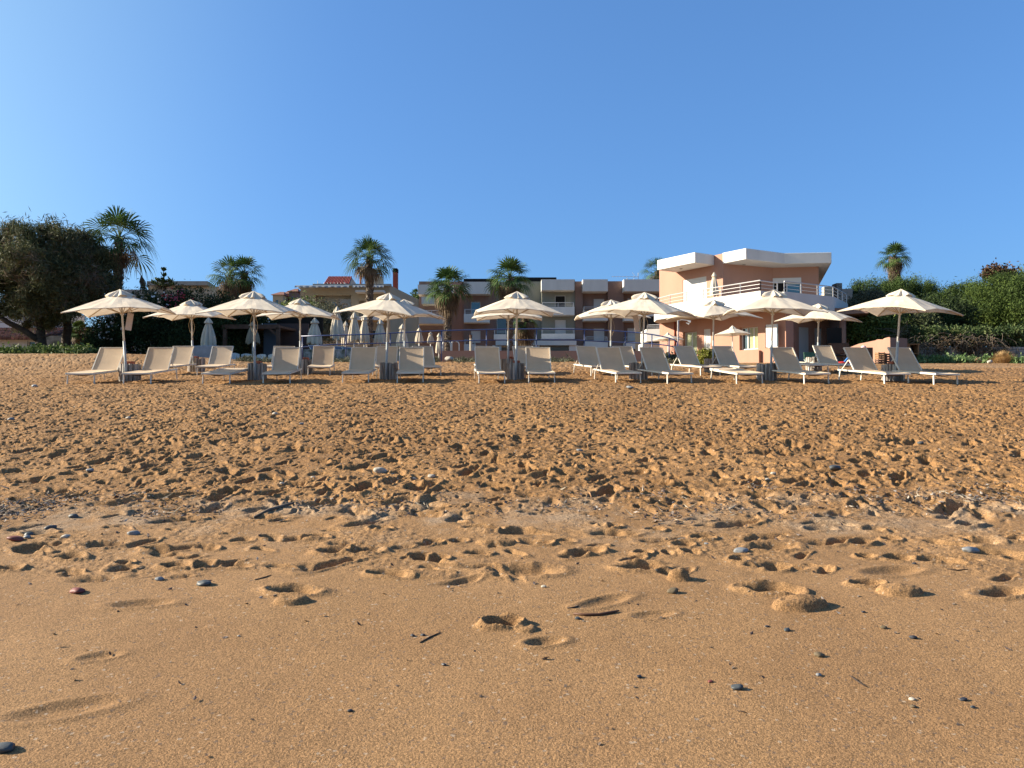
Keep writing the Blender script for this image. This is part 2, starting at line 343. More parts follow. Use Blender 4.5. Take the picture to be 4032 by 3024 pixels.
# ------------------------------------------------------------------ sun lounger
def lounger_proto(flat):
    root = thing('sun_lounger', 'x', 'sun lounger'); hw = .32; zt = .295
    f = MB()
    for s in (-1, 1): f.box((s * (hw - .015), -.275, zt - .02), (.030, 1.95, .038))
    f.box((0, -1.232, zt - .021), (2 * hw - .062, .030, .034)); f.box((0, .682, zt - .021), (2 * hw - .062, .030, .034)); f.box((0, .02, zt - .03), (2 * hw - .074, .03, .03))
    f.build('frame', M['frame'], root, bevel=.006)
    for (sx, y0, dy) in ((-1, -1.16, -.045), (1, -1.16, -.045), (-1, .60, .05), (1, .60, .05)):
        MB().bar((sx * (hw - .02), y0, zt - .052), (sx * (hw - .012), y0 + dy, -.05), .024, .038, up=(0, 1, 0)).build('leg', M['frame'], root, bevel=.005)
    n, k = 9, 7
    def sheet(p0, p1, sag, w, bend=0):
        m = MB(); V = []
        for i in range(n + 1):
            t = i / n
            for j in range(k + 1):
                u = j / k * 2 - 1; z = p0[1] + (p1[1] - p0[1]) * t - sag * (1 - u * u) * math.sin(math.pi * min(1, t * .9 + .1)) ** .5
                if bend: z += bend * (max(0, 1 - t * 5) ** 2)
                V.append((u * w, p0[0] + (p1[0] - p0[0]) * t, z))
        nn = len(V); V2 = V + [(a, b, c - .008) for a, b, c in V]; F = []
        for i in range(n):
            for j in range(k):
                a = i * (k + 1) + j; F.append((a, a + 1, a + k + 2, a + k + 1)); F.append((nn + a, nn + a + k + 1, nn + a + k + 2, nn + a + 1))
        rim = [j for j in range(k + 1)] + [(i + 1) * (k + 1) + k for i in range(n)] + [n * (k + 1) + j for j in range(k - 1, -1, -1)] + [i * (k + 1) for i in range(n - 1, 0, -1)]
        for q in range(len(rim)): a, b = rim[q], rim[(q + 1) % len(rim)]; F.append((a, nn + a, nn + b, b))
        m.add(V2, F); return m
    sheet((-1.235, zt + .008), (.0, zt + .010), .022, hw - .006, 0).build('seat', M['sling'], root, smooth=False)
    c = MB()
    for y in (-1.02, -.82, -.62, -.42, -.22): c.tube([((q / 6 * 2 - 1) * .28, y + .04 * math.sin(q), zt - .03 - .035 * (1 - (q / 6 * 2 - 1) ** 2)) for q in range(7)], .006, 5)
    for y in (-1.1, -.1): c.tube([(-.28, y, zt - .04), (0, y + .03, zt - .075), (.28, y, zt - .04)], .007, 5)
    c.build('cords', M['cord'], root)
    ang = 0 if flat else R(48); L = .72
    b = thing_part = MB(); hy, hz = .005, zt + .012
    cs, sn = math.cos(ang), math.sin(ang)
    e = (hy + L * cs, hz + L * sn)
    bk = sheet((hy, hz), (hy + L, hz), .010, hw - .02)
    bk.v = [(x, hy + (y - hy) * cs - (z - hz) * sn, hz + (y - hy) * sn + (z - hz) * cs) for x, y, z in bk.v]
    bo = bk.build('backrest', M['sling'], root)
    t = MB()
    for s in (-1, 1): t.bar((s * (hw - .014), hy, hz - .004), (s * (hw - .014), e[0], e[1] - .004), .026, .03)
    t.tube([(-hw + .012, e[0] + .004, e[1]), (hw - .012, e[0] + .004, e[1])], .013, 6)
    t.build('backrest_frame', M['frame'], root)
    if not flat:
        for s in (-1, 1):
            MB().bar((s * (hw - .06), hy + .55 * L * cs + .02, hz + .55 * L * sn - .02), (s * (hw - .05), .60, zt - .02), .012, .02).build('support_strut', M['frame'], root)
    return root
PL = {False: lounger_proto(False), True: lounger_proto(True)}
used = {False: False, True: False}
def place_lounger(px, py, Y, sx, flat, label, group, slope):
    """px: pixel column of the hinge; the lounger's foot leans by sx"""
    src = PL[flat]; o = src if not used[flat] else copy_tree(src); used[flat] = True
    x = P(px, py, Y).x; o.location = (x, Y, gz(x, Y) - .012)
    o.rotation_euler = (Matrix.Rotation(math.asin(sx), 4, 'Z') @ Matrix.Rotation(slope, 4, 'X') @ Matrix.Rotation(R(random.uniform(-1, 1)), 4, 'Y')).to_euler()
    tag(o, label, 'sun lounger', group); assert len(label.split()) <= 16, label; return o
GF, GB = 'sun loungers in the front row on the sand', 'sun loungers in the back row on the sand'
FR = [(414.9,19.2,.05,0,'taupe lounger left of the leaning front parasol with a paper tag, leftmost of all'),
 (613.8,19.3,.095,0,'taupe sun lounger with raised back directly right of the leftmost front parasol'),
 (905,19.2,.10,1,'taupe sun lounger lying fully flat, left of the second front parasol'),
 (1123,19.3,.125,0,'taupe front lounger with pinkish stain on its back, right of the second front parasol'),
 (1424.7,19.6,.07,0,'taupe front lounger left of the right-leaning parasol and its dark log table'),
 (1620,19.6,.106,0,'taupe front lounger right of the right-leaning parasol and its dark log table'),
 (1923,19.5,.10,0,'taupe front lounger left of the parasol at the middle of the picture'),
 (2121,19.5,.025,0,'taupe front lounger right of the parasol at the middle of the picture'),
 (2414.7,19.5,.17,0,'taupe front lounger with sunlit side rail, left of the parasol before the railing end'),
 (2590.8,19.3,.24,0,'taupe front lounger turned right, right of the parasol before the railing end'),
 (2880,19.2,.07,1,'front lounger with white frame lying fully flat before the pink house plinth'),
 (3111,19.2,.16,0,'taupe front lounger with raised back, right of the parasol with a drooping corner'),
 (3406,19.1,.16,0,'taupe front lounger left of the rightmost parasol, before the wooden crates'),
 (3582.5,18.9,.18,0,'taupe front lounger right of the rightmost parasol, rightmost of all')]
BR = [(705.8,23.6,.10,0,'taupe back row lounger with raised back, left of the leftmost back row parasol'),
 (864,23.4,.11,0,'taupe back row lounger with creased back before the closed parasol on the dark hedge'),
 (1111,23.3,.15,0,'taupe back row lounger half hidden behind the front lounger with a pink stain'),
 (1269.6,23.2,.16,0,'taupe back row lounger with a diagonal shadow, before the left end of the blue railing'),
 (1521,23.2,.10,0,'taupe back row lounger showing behind the third front parasol pole'),
 (1671,23.2,.25,0,'pale back row lounger turned to the right, below the white curved pool ladder'),
 (1912,23.3,.10,0,'taupe back lounger whose top shows above the front lounger left of the middle parasol'),
 (2069,23.2,.15,0,'taupe back row lounger behind and right of the middle front parasol pole'),
 (2320.6,23.2,.19,0,'taupe back row lounger beside the right end of the low pink terrace wall'),
 (2470,23.2,.20,0,'taupe back lounger showing between two front loungers under the curving blue railing'),
 (2717.5,23.2,.26,0,'taupe back row lounger with sunlit white rail beside the round green bush'),
 (2870.6,23.3,.19,0,'taupe back row lounger before the open window of the pink house'),
 (3150,24.6,.10,1,'back row lounger lying fully flat before the white porch door of the pink house'),
 (3261.5,24.6,.10,0,'taupe back lounger with diagonal shadow before the dark porch, beside the red toy')]
for (px, Y, sx, fl, lb) in FR: place_lounger(px, 1450, Y, sx, bool(fl), lb, GF, SLOPE_F)
for (px, Y, sx, fl, lb) in BR: place_lounger(px, 1430, Y, sx, bool(fl), lb, GB, SLOPE_B)

# ------------------------------------------------------------------ square beach parasols
def square_r(a, half=1.05):
    c, s = abs(math.cos(a)), abs(math.sin(a)); return half / max(c, s)
def canopy(half, z_top, z_mid, z_cor, r0, mat_, root, seed, name='canopy', hexa=0):
    """fabric between eight ribs, each panel sagging inward and its hem scalloped"""
    rnd = random.Random(seed); m = MB(); NP = hexa or 8; K = 6; J = 9; V = []
    for i in range(NP * K):
        a = 2 * math.pi * i / (NP * K); f = (i % K) / K; sag = 4 * f * (1 - f)
        ra = half if hexa else None
        if hexa:
            seg = 2 * math.pi / NP; am = (a % seg) - seg / 2; rm = half * math.cos(seg / 2) / math.cos(am); cor = 0; zr = z_mid
        else:
            rm = square_r(a, half); cor = (rm / half - 1) / .4142; zr = z_mid + (z_cor - z_mid) * cor
        rm *= 1 - .014 * sag
        for j in range(J + 1):
            t = j / J; r = r0 + (rm - r0) * t
            z = z_top + (zr - z_top) * (t ** 1.12 if not hexa else t) - .010 * sag * math.sin(math.pi * t) + .012 * sag * t * t
            z += rnd.uniform(-.0012, .0012) + .012 * math.sin(a * 3 + seed) * t * t + .006 * math.sin(a * 16 + 5 * t + seed) * t * (sag > .2)
            V.append((r * math.cos(a), r * math.sin(a), z))
        # short hem
        V.append((V[-1][0] * .997, V[-1][1] * .997, V[-1][2] - .018))
    n = NP * K; J2 = J + 2; F = []
    for i in range(n):
        for j in range(J2 - 1): a, b = i * J2 + j, ((i + 1) % n) * J2 + j; F.append((a, a + 1, b + 1, b))
    m.add(V, F); return m.build(name, mat_, root, smooth=False)
def parasol(px_base, py_base, Y, H, phi, lean, fwd, label, group, seed, sleeve=True, side=2.1, tagon=0, rope=False, name='parasol', lowtint=True):
    p = P(px_base, py_base, Y); z0 = min(gz(p.x, Y), p.z) if lowtint else p.z
    root = thing(name, label, 'parasol', (p.x, Y, z0 - .02), 0, group)
    root.rotation_euler = (Matrix.Rotation(R(fwd), 4, 'X') @ Matrix.Rotation(R(lean), 4, 'Y')).to_euler()
    k = H / 2.28; h = side / 2
    MB().tube([(0, 0, -.05), (0, 0, 1.02 * k)], .030, 10).build('sleeve', M['pole_low'] if sleeve else M['pole'], root, smooth=True)
    MB().tube([(0, 0, 1.0 * k), (0, 0, 2.16 * k)], .024, 10).build('pole', M['pole'], root, smooth=True)
    cr = Matrix.Rotation(R(phi), 3, 'Z')
    zt, zm, zc = 2.15 * k, 1.79 * k, 1.70 * k
    c = canopy(h, zt, zm, zc, .10, M['canvas'], root, seed); c.rotation_euler = (0, 0, R(phi))
    # ruffled vent cap
    rnd = random.Random(seed * 3 + 1); n = 56; V = [(rnd.uniform(-.02, .02), 0, 2.29 * k)]; F = []; ph = [rnd.uniform(0, 6.28) for _ in range(4)]
    for j, (r, z) in enumerate(((.09, 2.238), (.17, 2.192), (.25, 2.145), (.325, 2.098))):
        for i in range(n):
            a = 2 * math.pi * i / n; w = (1.1 * math.sin(5 * a + ph[0]) + .8 * math.sin(8 * a + ph[1]) + .5 * math.sin(13 * a + ph[2])) * (.006, .017, .027, .024)[j]
            rr = r * (1 + .08 * (square_r(a + R(phi), 1) - 1.15)) + w * .6; V.append((rr * math.cos(a), rr * math.sin(a), z * k + w + (.004 * rnd.random())))
    F += [(0, 1 + i, 1 + (i + 1) % n) for i in range(n)]
    for j in range(3): F += [(1 + j * n + i, 1 + (j + 1) * n + i, 1 + (j + 1) * n + (i + 1) % n, 1 + j * n + (i + 1) % n) for i in range(n)]
    MB().add(V, F).build('vent_cap', M['canvas'], root, smooth=True)
    hub = MB().tube([(0, 0, 1.66 * k), (0, 0, 1.72 * k)], .045, 10).tube([(0, 0, 2.08 * k), (0, 0, 2.13 * k)], .045, 10); hub.build('hub', M['pole'], root)
    for i in range(8):
        a = math.pi * i / 4 + R(phi); rm = square_r(math.pi * i / 4, h); zr = zm if i % 2 == 0 else zc
        d = Vector((math.cos(a), math.sin(a), 0)); A = Vector((0, 0, zt - .03)); B = d * (rm - .02) + Vector((0, 0, zr - .012))
        rib = MB().bar(A + d * .04, B, .014, .02).build('rib', M['rib'], root)
        mid = d * (rm * .46) + Vector((0, 0, zt - .03 + (zr - zt) * (.46 ** 1.1) - .012))
        MB().bar(d * .04 + Vector((0, 0, 1.70 * k)), mid, .012, .016).build('strut', M['rib'], rib)
    if tagon:
        s = MB(); s.tube([(tagon * .2, .0, 1.74 * k), (tagon * .2 + .02, -.02, 1.62 * k)], .003, 4)
        o = MB().box((0, 0, -.22), (.14, .006, .42)); q = o.build('paper_tag', M['paper'], root); q.location = (tagon * .24, -.05, 1.70 * k); q.rotation_euler = (0, R(12 * tagon), R(20))
    if rope:
        MB().tube([(.03 + .07 * math.sin(t * math.pi), -.035, (1.68 - .5 * t) * k) for t in [q / 8 for q in range(9)]], .006, 5).tube([(-.03 - .05 * math.sin(t * math.pi), -.035, (1.68 - .42 * t) * k) for t in [q / 8 for q in range(9)]], .006, 5).build('pull_rope', M['rope'], root)
    return root
PF = [(499.7,1504,19.1,2.29,13,-2.5,1,0,'open cream parasol leaning slightly left with a paper tag, leftmost of the front row'),
 (1004.5,1502,19.5,2.28,0,0,0,1,'open cream parasol second from the left in the front row, before the dark hedge'),
 (1519,1500,20.0,2.28,-14,2.6,0,0,'open cream parasol leaning right below the tall palm, third from the left in front'),
 (2031,1497,19.8,2.28,5,.8,0,0,'open cream parasol at the middle of the picture before the crown of the bushy palm'),
 (2525,1501,19.8,2.28,-34,2,-1,1,'open cream parasol with a hanging paper tag before the brown apartment wing'),
 (3034,1496,19.5,2.30,-6,.7,0,0,'open cream parasol with drooping left corner before the pink house balcony'),
 (3523.5,1504,19.0,2.29,39,2.5,0,0,'open cream parasol before the green shrubs, rightmost of all')]
PB = [(761.7,1466,24.4,2.30,1,-1,0,1,'open cream back row parasol between the first and second front parasols from the left'),
 (1184,1461.6,23.2,2.28,5,0,0,0,'open cream back row parasol before the beige house and its far left balcony'),
 (1594,1462,23.8,2.28,-10,0,0,0,'open cream back row parasol mostly hidden behind the right-leaning front parasol'),
 (2001,1462,24.0,2.25,-2,0,0,0,'open cream back row parasol whose hem shows below the middle front parasol'),
 (2404.5,1462,24.0,2.28,0,0,0,1,'open cream back row parasol before the brown apartment wing, left of a tagged front parasol'),
 (2807,1464.5,24.2,2.29,20,0,0,0,'open cream back row parasol with crumpled cap before the white balcony of the pink house'),
 (3219,1468,25.3,2.27,-41,0,0,0,'open cream back row parasol before the porch of the pink house')]
for i, (px, py, Y, H, phi, lean, tg, rp, lb) in enumerate(PF): parasol(px, py, Y, H, phi, lean, 4.2, lb, 'open parasols of the front row', 10 + i, tagon=tg, rope=bool(rp))
for i, (px, py, Y, H, phi, lean, tg, rp, lb) in enumerate(PB): parasol(px, py, Y, H, phi, lean, 3.8, lb, 'open parasols of the back row', 40 + i, tagon=tg, rope=bool(rp))

# ------------------------------------------------------------------ log side tables
def log_table_proto(seed):
    rnd = random.Random(seed); root = thing('log_table', 'x', 'side table'); m = MB(); n = 15; r = .205
    for i in range(n):
        a = 2 * math.pi * i / n + rnd.uniform(-.05, .05); rr = r + rnd.uniform(-.012, .012); w = rnd.uniform(.036, .052); hh = .45 + rnd.uniform(-.02, .015)
        x, y = rr * math.cos(a), rr * math.sin(a)
        m.tube([(x, y, -.06), (x * 1.01 + rnd.uniform(-.006, .006), y * 1.01, hh * .5), (x, y, hh)], [w * .95, w * rnd.uniform(.9, 1.05), w * .9], 7)
    m.build('log_ring', M['log'], root)
    MB().tube([(0, 0, .05), (0, 0, .435)], .175, 20).build('table_top', M['log'], root)
    return root
TB = [(511.7,19.35,1,'round grey log table under the parasol that leans left'),(1012.6,19.75,1,'round grey log table beside the flat front lounger and second front parasol'),
 (1531,20.2,0,'round dark grey log table under the right-leaning third front parasol'),(2027,20.0,1,'round grey log table at the foot of the middle front parasol'),
 (2513,20.0,0,'round log table at the foot of the tagged front parasol near the railing end'),(3018.5,19.7,0,'round brown-grey log table at the foot of the parasol with a drooping corner'),
 (3515,19.25,1,'round grey log table under the rightmost parasol'),
 (773.5,24.6,1,'round pale log table at the foot of the leftmost back row parasol'),(1197,23.4,1,'round grey log table beside the back row parasol near the left railing end'),
 (1998.6,24.2,1,'round log table of the back row seen behind the middle front parasol'),(2416,24.2,1,'back row log table half hidden by two loungers, right end of the low wall'),
 (2803.5,24.4,0,'round dark log table beside the round green bush'),(3204,25.5,0,'round grey log table of the back row before the porch door')]
tps = [log_table_proto(s) for s in (1, 2, 3)]; tused = [0, 0, 0]
for i, (px, Y, pot, lb) in enumerate(TB):
    k = i % 3; o = tps[k] if not tused[k] else copy_tree(tps[k]); tused[k] = 1
    x = P(px, 1450, Y).x; z = gz(x, Y); o.location = (x, Y, z - .02); o.rotation_euler = (0, 0, random.uniform(0, 6)); tag(o, lb, 'side table', 'round log tables at the parasols')
    if pot:
        dx = random.uniform(-.05, .09)
        b = MB().box((0, 0, .04), (.17, .17, .08)).build('ashtray', M['pot'], None, bevel=.008)
        b.location = (x + dx, Y - .05, z - .02 + .437); b.rotation_euler = (0, 0, random.uniform(-.3, .3))
        tag(b, 'terracotta ashtray on the ' + ' '.join(lb.replace('round ', '').split()[:12]), 'ashtray', 'terracotta ashtrays on the log tables')
# ------------------------------------------------------------------ building materials
M['pink'] = mat('pink_plaster', (.48, .265, .19), .9, var=.10, scale=.9, bump=.002, bscale=40, stretch=(1, 1, .35))
M['brown'] = mat('brown_plaster', (.27, .175, .14), .9, var=.14, scale=.5, stretch=(1, 1, .3))
M['sage'] = mat('sage_plaster', (.27, .265, .215), .9, var=.05, scale=1.0)
M['white'] = mat('white_plaster', (.74, .71, .66), .85, var=.12, scale=.8, stretch=(1, 1, .25))
M['whitetrim'] = mat('white_trim', (.68, .66, .62), .5, spec=.5)
M['beige'] = mat('beige_plaster', (.50, .40, .26), .9, var=.08, scale=.6)
M['cream'] = mat('cream_plaster', (.56, .49, .37), .9, var=.1, scale=.5)
M['greywall'] = mat('grey_plaster', (.33, .305, .28), .9, var=.12, scale=.4)
M['conc'] = mat('concrete', (.40, .38, .34), .95, var=.25, scale=1.5)
M['shut'] = mat('shutter_white', (.68, .67, .64), .5)
M['glass'] = mat('window_glass', (.04, .07, .09), .08, spec=1.0)
M['bluepane'] = mat('blue_window_glass', (.05, .16, .24), .1, spec=1.0)
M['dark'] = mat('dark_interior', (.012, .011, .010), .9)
M['curtain'] = mat('curtain', (.62, .66, .42), .95, var=.35, scale=3, stretch=(6, 6, .2))
M['steel'] = mat('steel_rail', (.62, .61, .60), .4, metal=.3, spec=.5)
M['navy'] = mat('navy_rail', (.035, .055, .16), .4, spec=.5)
M['tile'] = mat('red_roof_tile', (.30, .045, .03), .7, var=.4, scale=6, island=.25)
M['oldtile'] = mat('old_roof_tile', (.26, .12, .09), .9, var=.45, scale=5, island=.4)
M['brick'] = mat('brick_red', (.33, .07, .045), .85, var=.2, scale=10)
M['wooddark'] = mat('dark_wood', (.13, .075, .05), .85, var=.3, scale=6)
M['wood'] = mat('raw_wood', (.38, .21, .10), .85, var=.35, scale=8)
M['block'] = None
M['stone'] = mat('rubble_stone', (.46, .42, .36), .95, col2=(.16, .14, .12), scale=9, bump=.03, bscale=9)
M['asphaltroof'] = mat('roof_cover', (.30, .28, .26), .95)
M['awning'] = mat('awning_vinyl', (.34, .37, .40), .35, var=.25, scale=4, spec=.5, trans=.2)

def V2(p): return Vector((p[0], p[1]))
def wall_bm(m, a, b, z0, z1, th, ops=()):
    """upright wall from a to b (left end to right end as seen from its outer face), outer face on the line, with real openings (s0, s1, zlo, zhi)"""
    a, b = V2(a), V2(b); L = (b - a).length; d = (b - a) / L; n = Vector((-d.y, d.x))      # inward
    ss = sorted({0, L} | {round(t, 4) for o in ops for t in o[:2]}); zs = sorted({z0, z1} | {round(t, 4) for o in ops for t in o[2:4]})
    S = {}; vs = []; fs = []
    def vid(i, j, k):
        if (i, j, k) not in S:
            p = a + d * ss[i] + n * (th * k); S[(i, j, k)] = len(vs); vs.append((p.x, p.y, zs[j]))
        return S[(i, j, k)]
    solid = lambda i, j: 0 <= i < len(ss) - 1 and 0 <= j < len(zs) - 1 and not any(o[0] - 1e-3 < (ss[i] + ss[i + 1]) / 2 < o[1] + 1e-3 and o[2] - 1e-3 < (zs[j] + zs[j + 1]) / 2 < o[3] + 1e-3 for o in ops)
    for i in range(len(ss) - 1):
        for j in range(len(zs) - 1):
            if not solid(i, j): continue
            fs.append((vid(i, j, 0), vid(i + 1, j, 0), vid(i + 1, j + 1, 0), vid(i, j + 1, 0))); fs.append((vid(i, j, 1), vid(i, j + 1, 1), vid(i + 1, j + 1, 1), vid(i + 1, j, 1)))
            if not solid(i - 1, j): fs.append((vid(i, j, 0), vid(i, j + 1, 0), vid(i, j + 1, 1), vid(i, j, 1)))
            if not solid(i + 1, j): fs.append((vid(i + 1, j, 0), vid(i + 1, j, 1), vid(i + 1, j + 1, 1), vid(i + 1, j + 1, 0)))
            if not solid(i, j - 1): fs.append((vid(i, j, 0), vid(i, j, 1), vid(i + 1, j, 1), vid(i + 1, j, 0)))
            if not solid(i, j + 1): fs.append((vid(i, j + 1, 0), vid(i + 1, j + 1, 0), vid(i + 1, j + 1, 1), vid(i, j + 1, 1)))
    m.add(vs, fs); return m
def on_wall(a, b, s, dep, z):
    a, b = V2(a), V2(b); d = (b - a).normalized(); n = Vector((-d.y, d.x)); p = a + d * s + n * dep; return Vector((p.x, p.y, z))
def window(parent, a, b, s0, s1, z0, z1, kind='glass', dep=.12, name='window', curtain=0, dark=0, split=1, label=None):
    """frame with pane (or shutter) set into the opening"""
    ang = math.atan2(b[1] - a[1], b[0] - a[0]); w, h = s1 - s0, z1 - z0; fw = .06; q = Matrix.Rotation(ang, 3, 'Z')
    c = on_wall(a, b, (s0 + s1) / 2, dep, (z0 + z1) / 2); f = MB()
    for sx in (-1, 1): f.box(c + q @ Vector((sx * (w / 2 - fw / 2), 0, 0)), (fw, .06, h), q)
    for sz in (-1, 1): f.box(c + Vector((0, 0, sz * (h / 2 - fw / 2))), (w - 2 * fw, .058, fw), q)
    for k in range(1, split): f.box(c + q @ Vector(((-.5 + k / split) * w, 0, 0)), (fw, .056, h - 2 * fw), q)
    fr = f.build(name, M['whitetrim'], parent)
    if label: fr['label'] = label
    if kind == 'shutter':
        m = MB(); n = max(6, int(h / .09))
        for k in range(n): m.box(c + q @ Vector((0, .012, -h / 2 + fw + (k + .5) * (h - 2 * fw) / n)), (w - 2 * fw + .01, .03, (h - 2 * fw) / n - .008), q)
        m.box(c + q @ Vector((0, .034, 0)), (w - .02, .01, h - .02), q); m.build('shutter', M['shut'], fr)
    else:
        MB().box(c + q @ Vector((0, .02, 0)), (w - 2 * fw + .01, .008, h - 2 * fw + .01), q).build('pane', M['bluepane' if kind == 'blue' else ('dark' if kind == 'dark' else 'glass')], fr)
    if curtain:
        m = MB(); n = 40; c0 = c + q @ Vector((0, .0, 0)); W0, W1 = curtain; vs = []; fs = []
        for k in range(n + 1):
            s = -w / 2 + fw + (W0 + (W1 - W0) * k / n) * (w - 2 * fw); y = .006 - .012 + .010 * math.sin(k * 1.9); vs += [c0 + q @ Vector((s, y, -h / 2 + fw)), c0 + q @ Vector((s, y, h / 2 - fw))]
        for k in range(n): fs.append((2 * k, 2 * k + 2, 2 * k + 3, 2 * k + 1))
        m.add(vs, fs).build('curtain', M['curtain'], fr)
    return fr
def rail(parent, pts, z0, z1, step=1.2, bars=2, mt=None, r=.022, name='railing', zs=None):
    m = MB(); pts = [V2(p) for p in pts]
    for i in range(len(pts) - 1):
        a, b = pts[i], pts[i + 1]; L = (b - a).length; n = max(1, round(L / step))
        for k in range(n + (i == len(pts) - 2)):
            p = a + (b - a) * (k / n); m.bar((p.x, p.y, z0), (p.x, p.y, z1 - r), r * 1.7, r * 1.7)
    m.tube([(p.x, p.y, z1) for p in pts], r * 1.25, 6)
    for q in range(bars):
        z = z0 + (z1 - z0) * (q + 1) / (bars + 1); m.tube([(p.x, p.y, z) for p in pts], r * .55, 5)
    return m.build(name, mt or M['steel'], parent)
E = EYE
# ------------------------------------------------------------------ terrace behind the beach
ter = MB().prism([(-10.2, 32.6), (6.2, 32.6), (8.6, 38), (8.6, 75), (-14, 75), (-12, 40)], E + .6, E + 1.70).build('terrace', mat('terrace_paving', (.45, .38, .32), .9, var=.2, scale=2), None); tag(ter, kind='structure')
a1, a2 = P(1742, 1381, 32.2), P(2545, 1377, 32.2)
lw = MB().prism([(a1.x, 32.2), (a2.x, 32.2), (a2.x, 32.45), (a1.x, 32.45)], E + .9, E + 2.07).build('low_wall', M['pink'], None)
tag(lw, 'low pink plastered retaining wall between the sand and the terrace, under the blue railing', 'wall')

# ------------------------------------------------------------------ the pink house (plan worked out from its edges)
K = (11.56, 42.33); D1 = Vector((-.545, .838)); D2 = Vector((.838, .545)); N1 = Vector((-.838, -.545)); N2 = Vector((.545, -.838))
def kp(t, o=0.0, r=0.0): p = V2(K) + D1 * t + N1 * o + D2 * r; return (p.x, p.y)
ZG, ZS1, ZF, ZPT, ZS2, ZT = E + 1.3, E + 4.62, E + 4.85, E + 5.36, E + 7.51, E + 8.08
ph = thing('pink_house', 'two storey pink house with white slab roof and white balcony, right of centre', 'house', (13, 45, E + 1.9))
ph.location = (0, 0, 0)
# upper storey walls, left end to right end seen from outside
UL, UK, UB, UR = kp(4.94), K, (14.74, 43.7), (17.2, 43.3)
s = lambda t: 4.94 - t
o_sh = [(s(3.02), s(1.20), ZF + .02, E + 6.98)]
m = MB(); wall_bm(m, UL, UK, ZF - .3, ZT - .02, .25, o_sh)
d = (V2(UR) - V2(UB)); Lb = d.length
w0 = .02; w1 = 1.55
wall_bm(m, UK, UB, ZF - .3, ZT - .02, .25); wall_bm(m, UB, UR, ZF - .3, ZT - .02, .25, [(w0, w1, ZF + .02, E + 6.92)])
wall_bm(m, UR, (19.6, 50.5), ZF - .3, ZT - .02, .25); wall_bm(m, (19.6, 50.5), kp(4.9, 0, 6.5), ZF - .3, ZT - .02, .25); wall_bm(m, kp(4.9, 0, 6.5), UL, ZF - .3, ZT - .02, .25)
m.build('upper_wall', M['pink'], ph)
window(ph, UL, UK, o_sh[0][0], o_sh[0][1], ZF + .02, E + 6.98, 'shutter', .06, 'shutter_door', split=1, label='large closed white roller shutter door, half in shade')
wf = window(ph, UB, UR, w0, w1, ZF + .02, E + 6.62, 'blue', .10, 'balcony_door', split=2, label='white framed sliding balcony door, left leaf open and dark')
MB().box(on_wall(UB, UR, .42, .06, ZF + .95), (.62, .05, 1.72), Matrix.Rotation(math.atan2(-.4, 2.46), 3, 'Z')).build('dark_opening', M['dark'], wf)  # near-black sheet stands for the unlit room behind the open leaf
MB().box(on_wall(UB, UR, (w0 + w1) / 2, .05, E + 6.775), (w1 - w0, .14, .28), Matrix.Rotation(math.atan2(-.4, 2.46), 3, 'Z')).build('shutter_box', M['whitetrim'], wf)
# roof slabs
sl1 = [kp(3.55, 1.5), kp(.615, 1.5), kp(.615, .004), kp(3.55, .004)]
MB().prism(sl1, ZS2, ZT).build('roof_slab', M['white'], ph, bevel=.02)
G2 = kp(-1.6, .0)
core = [kp(4.9, -.02), (K[0] - .02, K[1] + .05)]
MB().prism([kp(0.0, .003), G2, (14.97, 42.4 - .0), (17.45, 42.15), (20.2, 50.9), kp(4.7, 0, 6.5), kp(4.7, 0, 2.6), kp(.30, -.26)], ZS2, ZT + .015).build('roof_slab', M['white'], ph, bevel=.02)
MB().prism([kp(4.86, -.03), kp(.28, -.03), kp(.3, -2.5), kp(4.86, -2.5)], ZT - .35, ZT - .04).build('flat_roof', M['asphaltroof'], ph)
for (t, o, r) in ((2.4, .75, 0), (-.45, 0, 1.2), (-.3, 0, 4.2)):
    p = kp(t, o, r); MB().tube([(p[0], p[1], ZS2 - .03), (p[0], p[1], ZS2 + .01)], .09, 12).build('soffit_lamp', M['conc'], ph)
# balcony slab and parapet, rounded at its far left end
c1 = kp(-4.19, 2.05); c2 = (13.2, 38.4); c3 = (13.4, 38.0); c4 = (16.65, 39.9)
left = [kp(4.86, .02), kp(4.75, .45), kp(4.35, 1.0), kp(3.6, 1.5), kp(2.2, 1.9), kp(.8, 2.03)]
outer = left + [c1, c2, c3, c4, (18.6, 42.8), (18.9, 44.6)]
MB().prism(outer + [(17.3, 44.9), (17.0, 43.5), (14.75, 43.95), (11.8, 42.55), kp(4.8, -.15)], ZS1, ZF).build('balcony_slab', M['white'], ph, bevel=.015)
def inset(poly, dd):
    out = []; n = len(poly)
    for i, p in enumerate(poly):
        p = V2(p); q0 = V2(poly[max(0, i - 1)]); q1 = V2(poly[min(n - 1, i + 1)]); t0 = (p - q0).normalized() if i else (q1 - p).normalized(); t1 = (q1 - p).normalized() if i < n - 1 else t0
        nn = (Vector((-t0.y, t0.x)) + Vector((-t1.y, t1.x))).normalized(); k = dd / max(.5, nn.dot(Vector((-t0.y, t0.x)))); out.append(p + nn * k)
    return [(p.x, p.y) for p in out]
pi_ = inset(outer, .13); pm = MB()
for i in range(len(outer) - 1): pm.prism([outer[i], outer[i + 1], pi_[i + 1], pi_[i]], ZF - .002, ZPT)
pm.build('parapet', M['white'], ph)
pc = inset(outer, .065)
rail(ph, pc[1:7], ZPT - .02, ZPT + .52, 1.25, 2, M['steel']); rail(ph, pc[6:8], ZPT - .02, ZPT + .50, 1.25, 2, M['steel']); rail(ph, pc[8:], ZPT - .02, ZPT + .52, 1.25, 2, M['steel'])
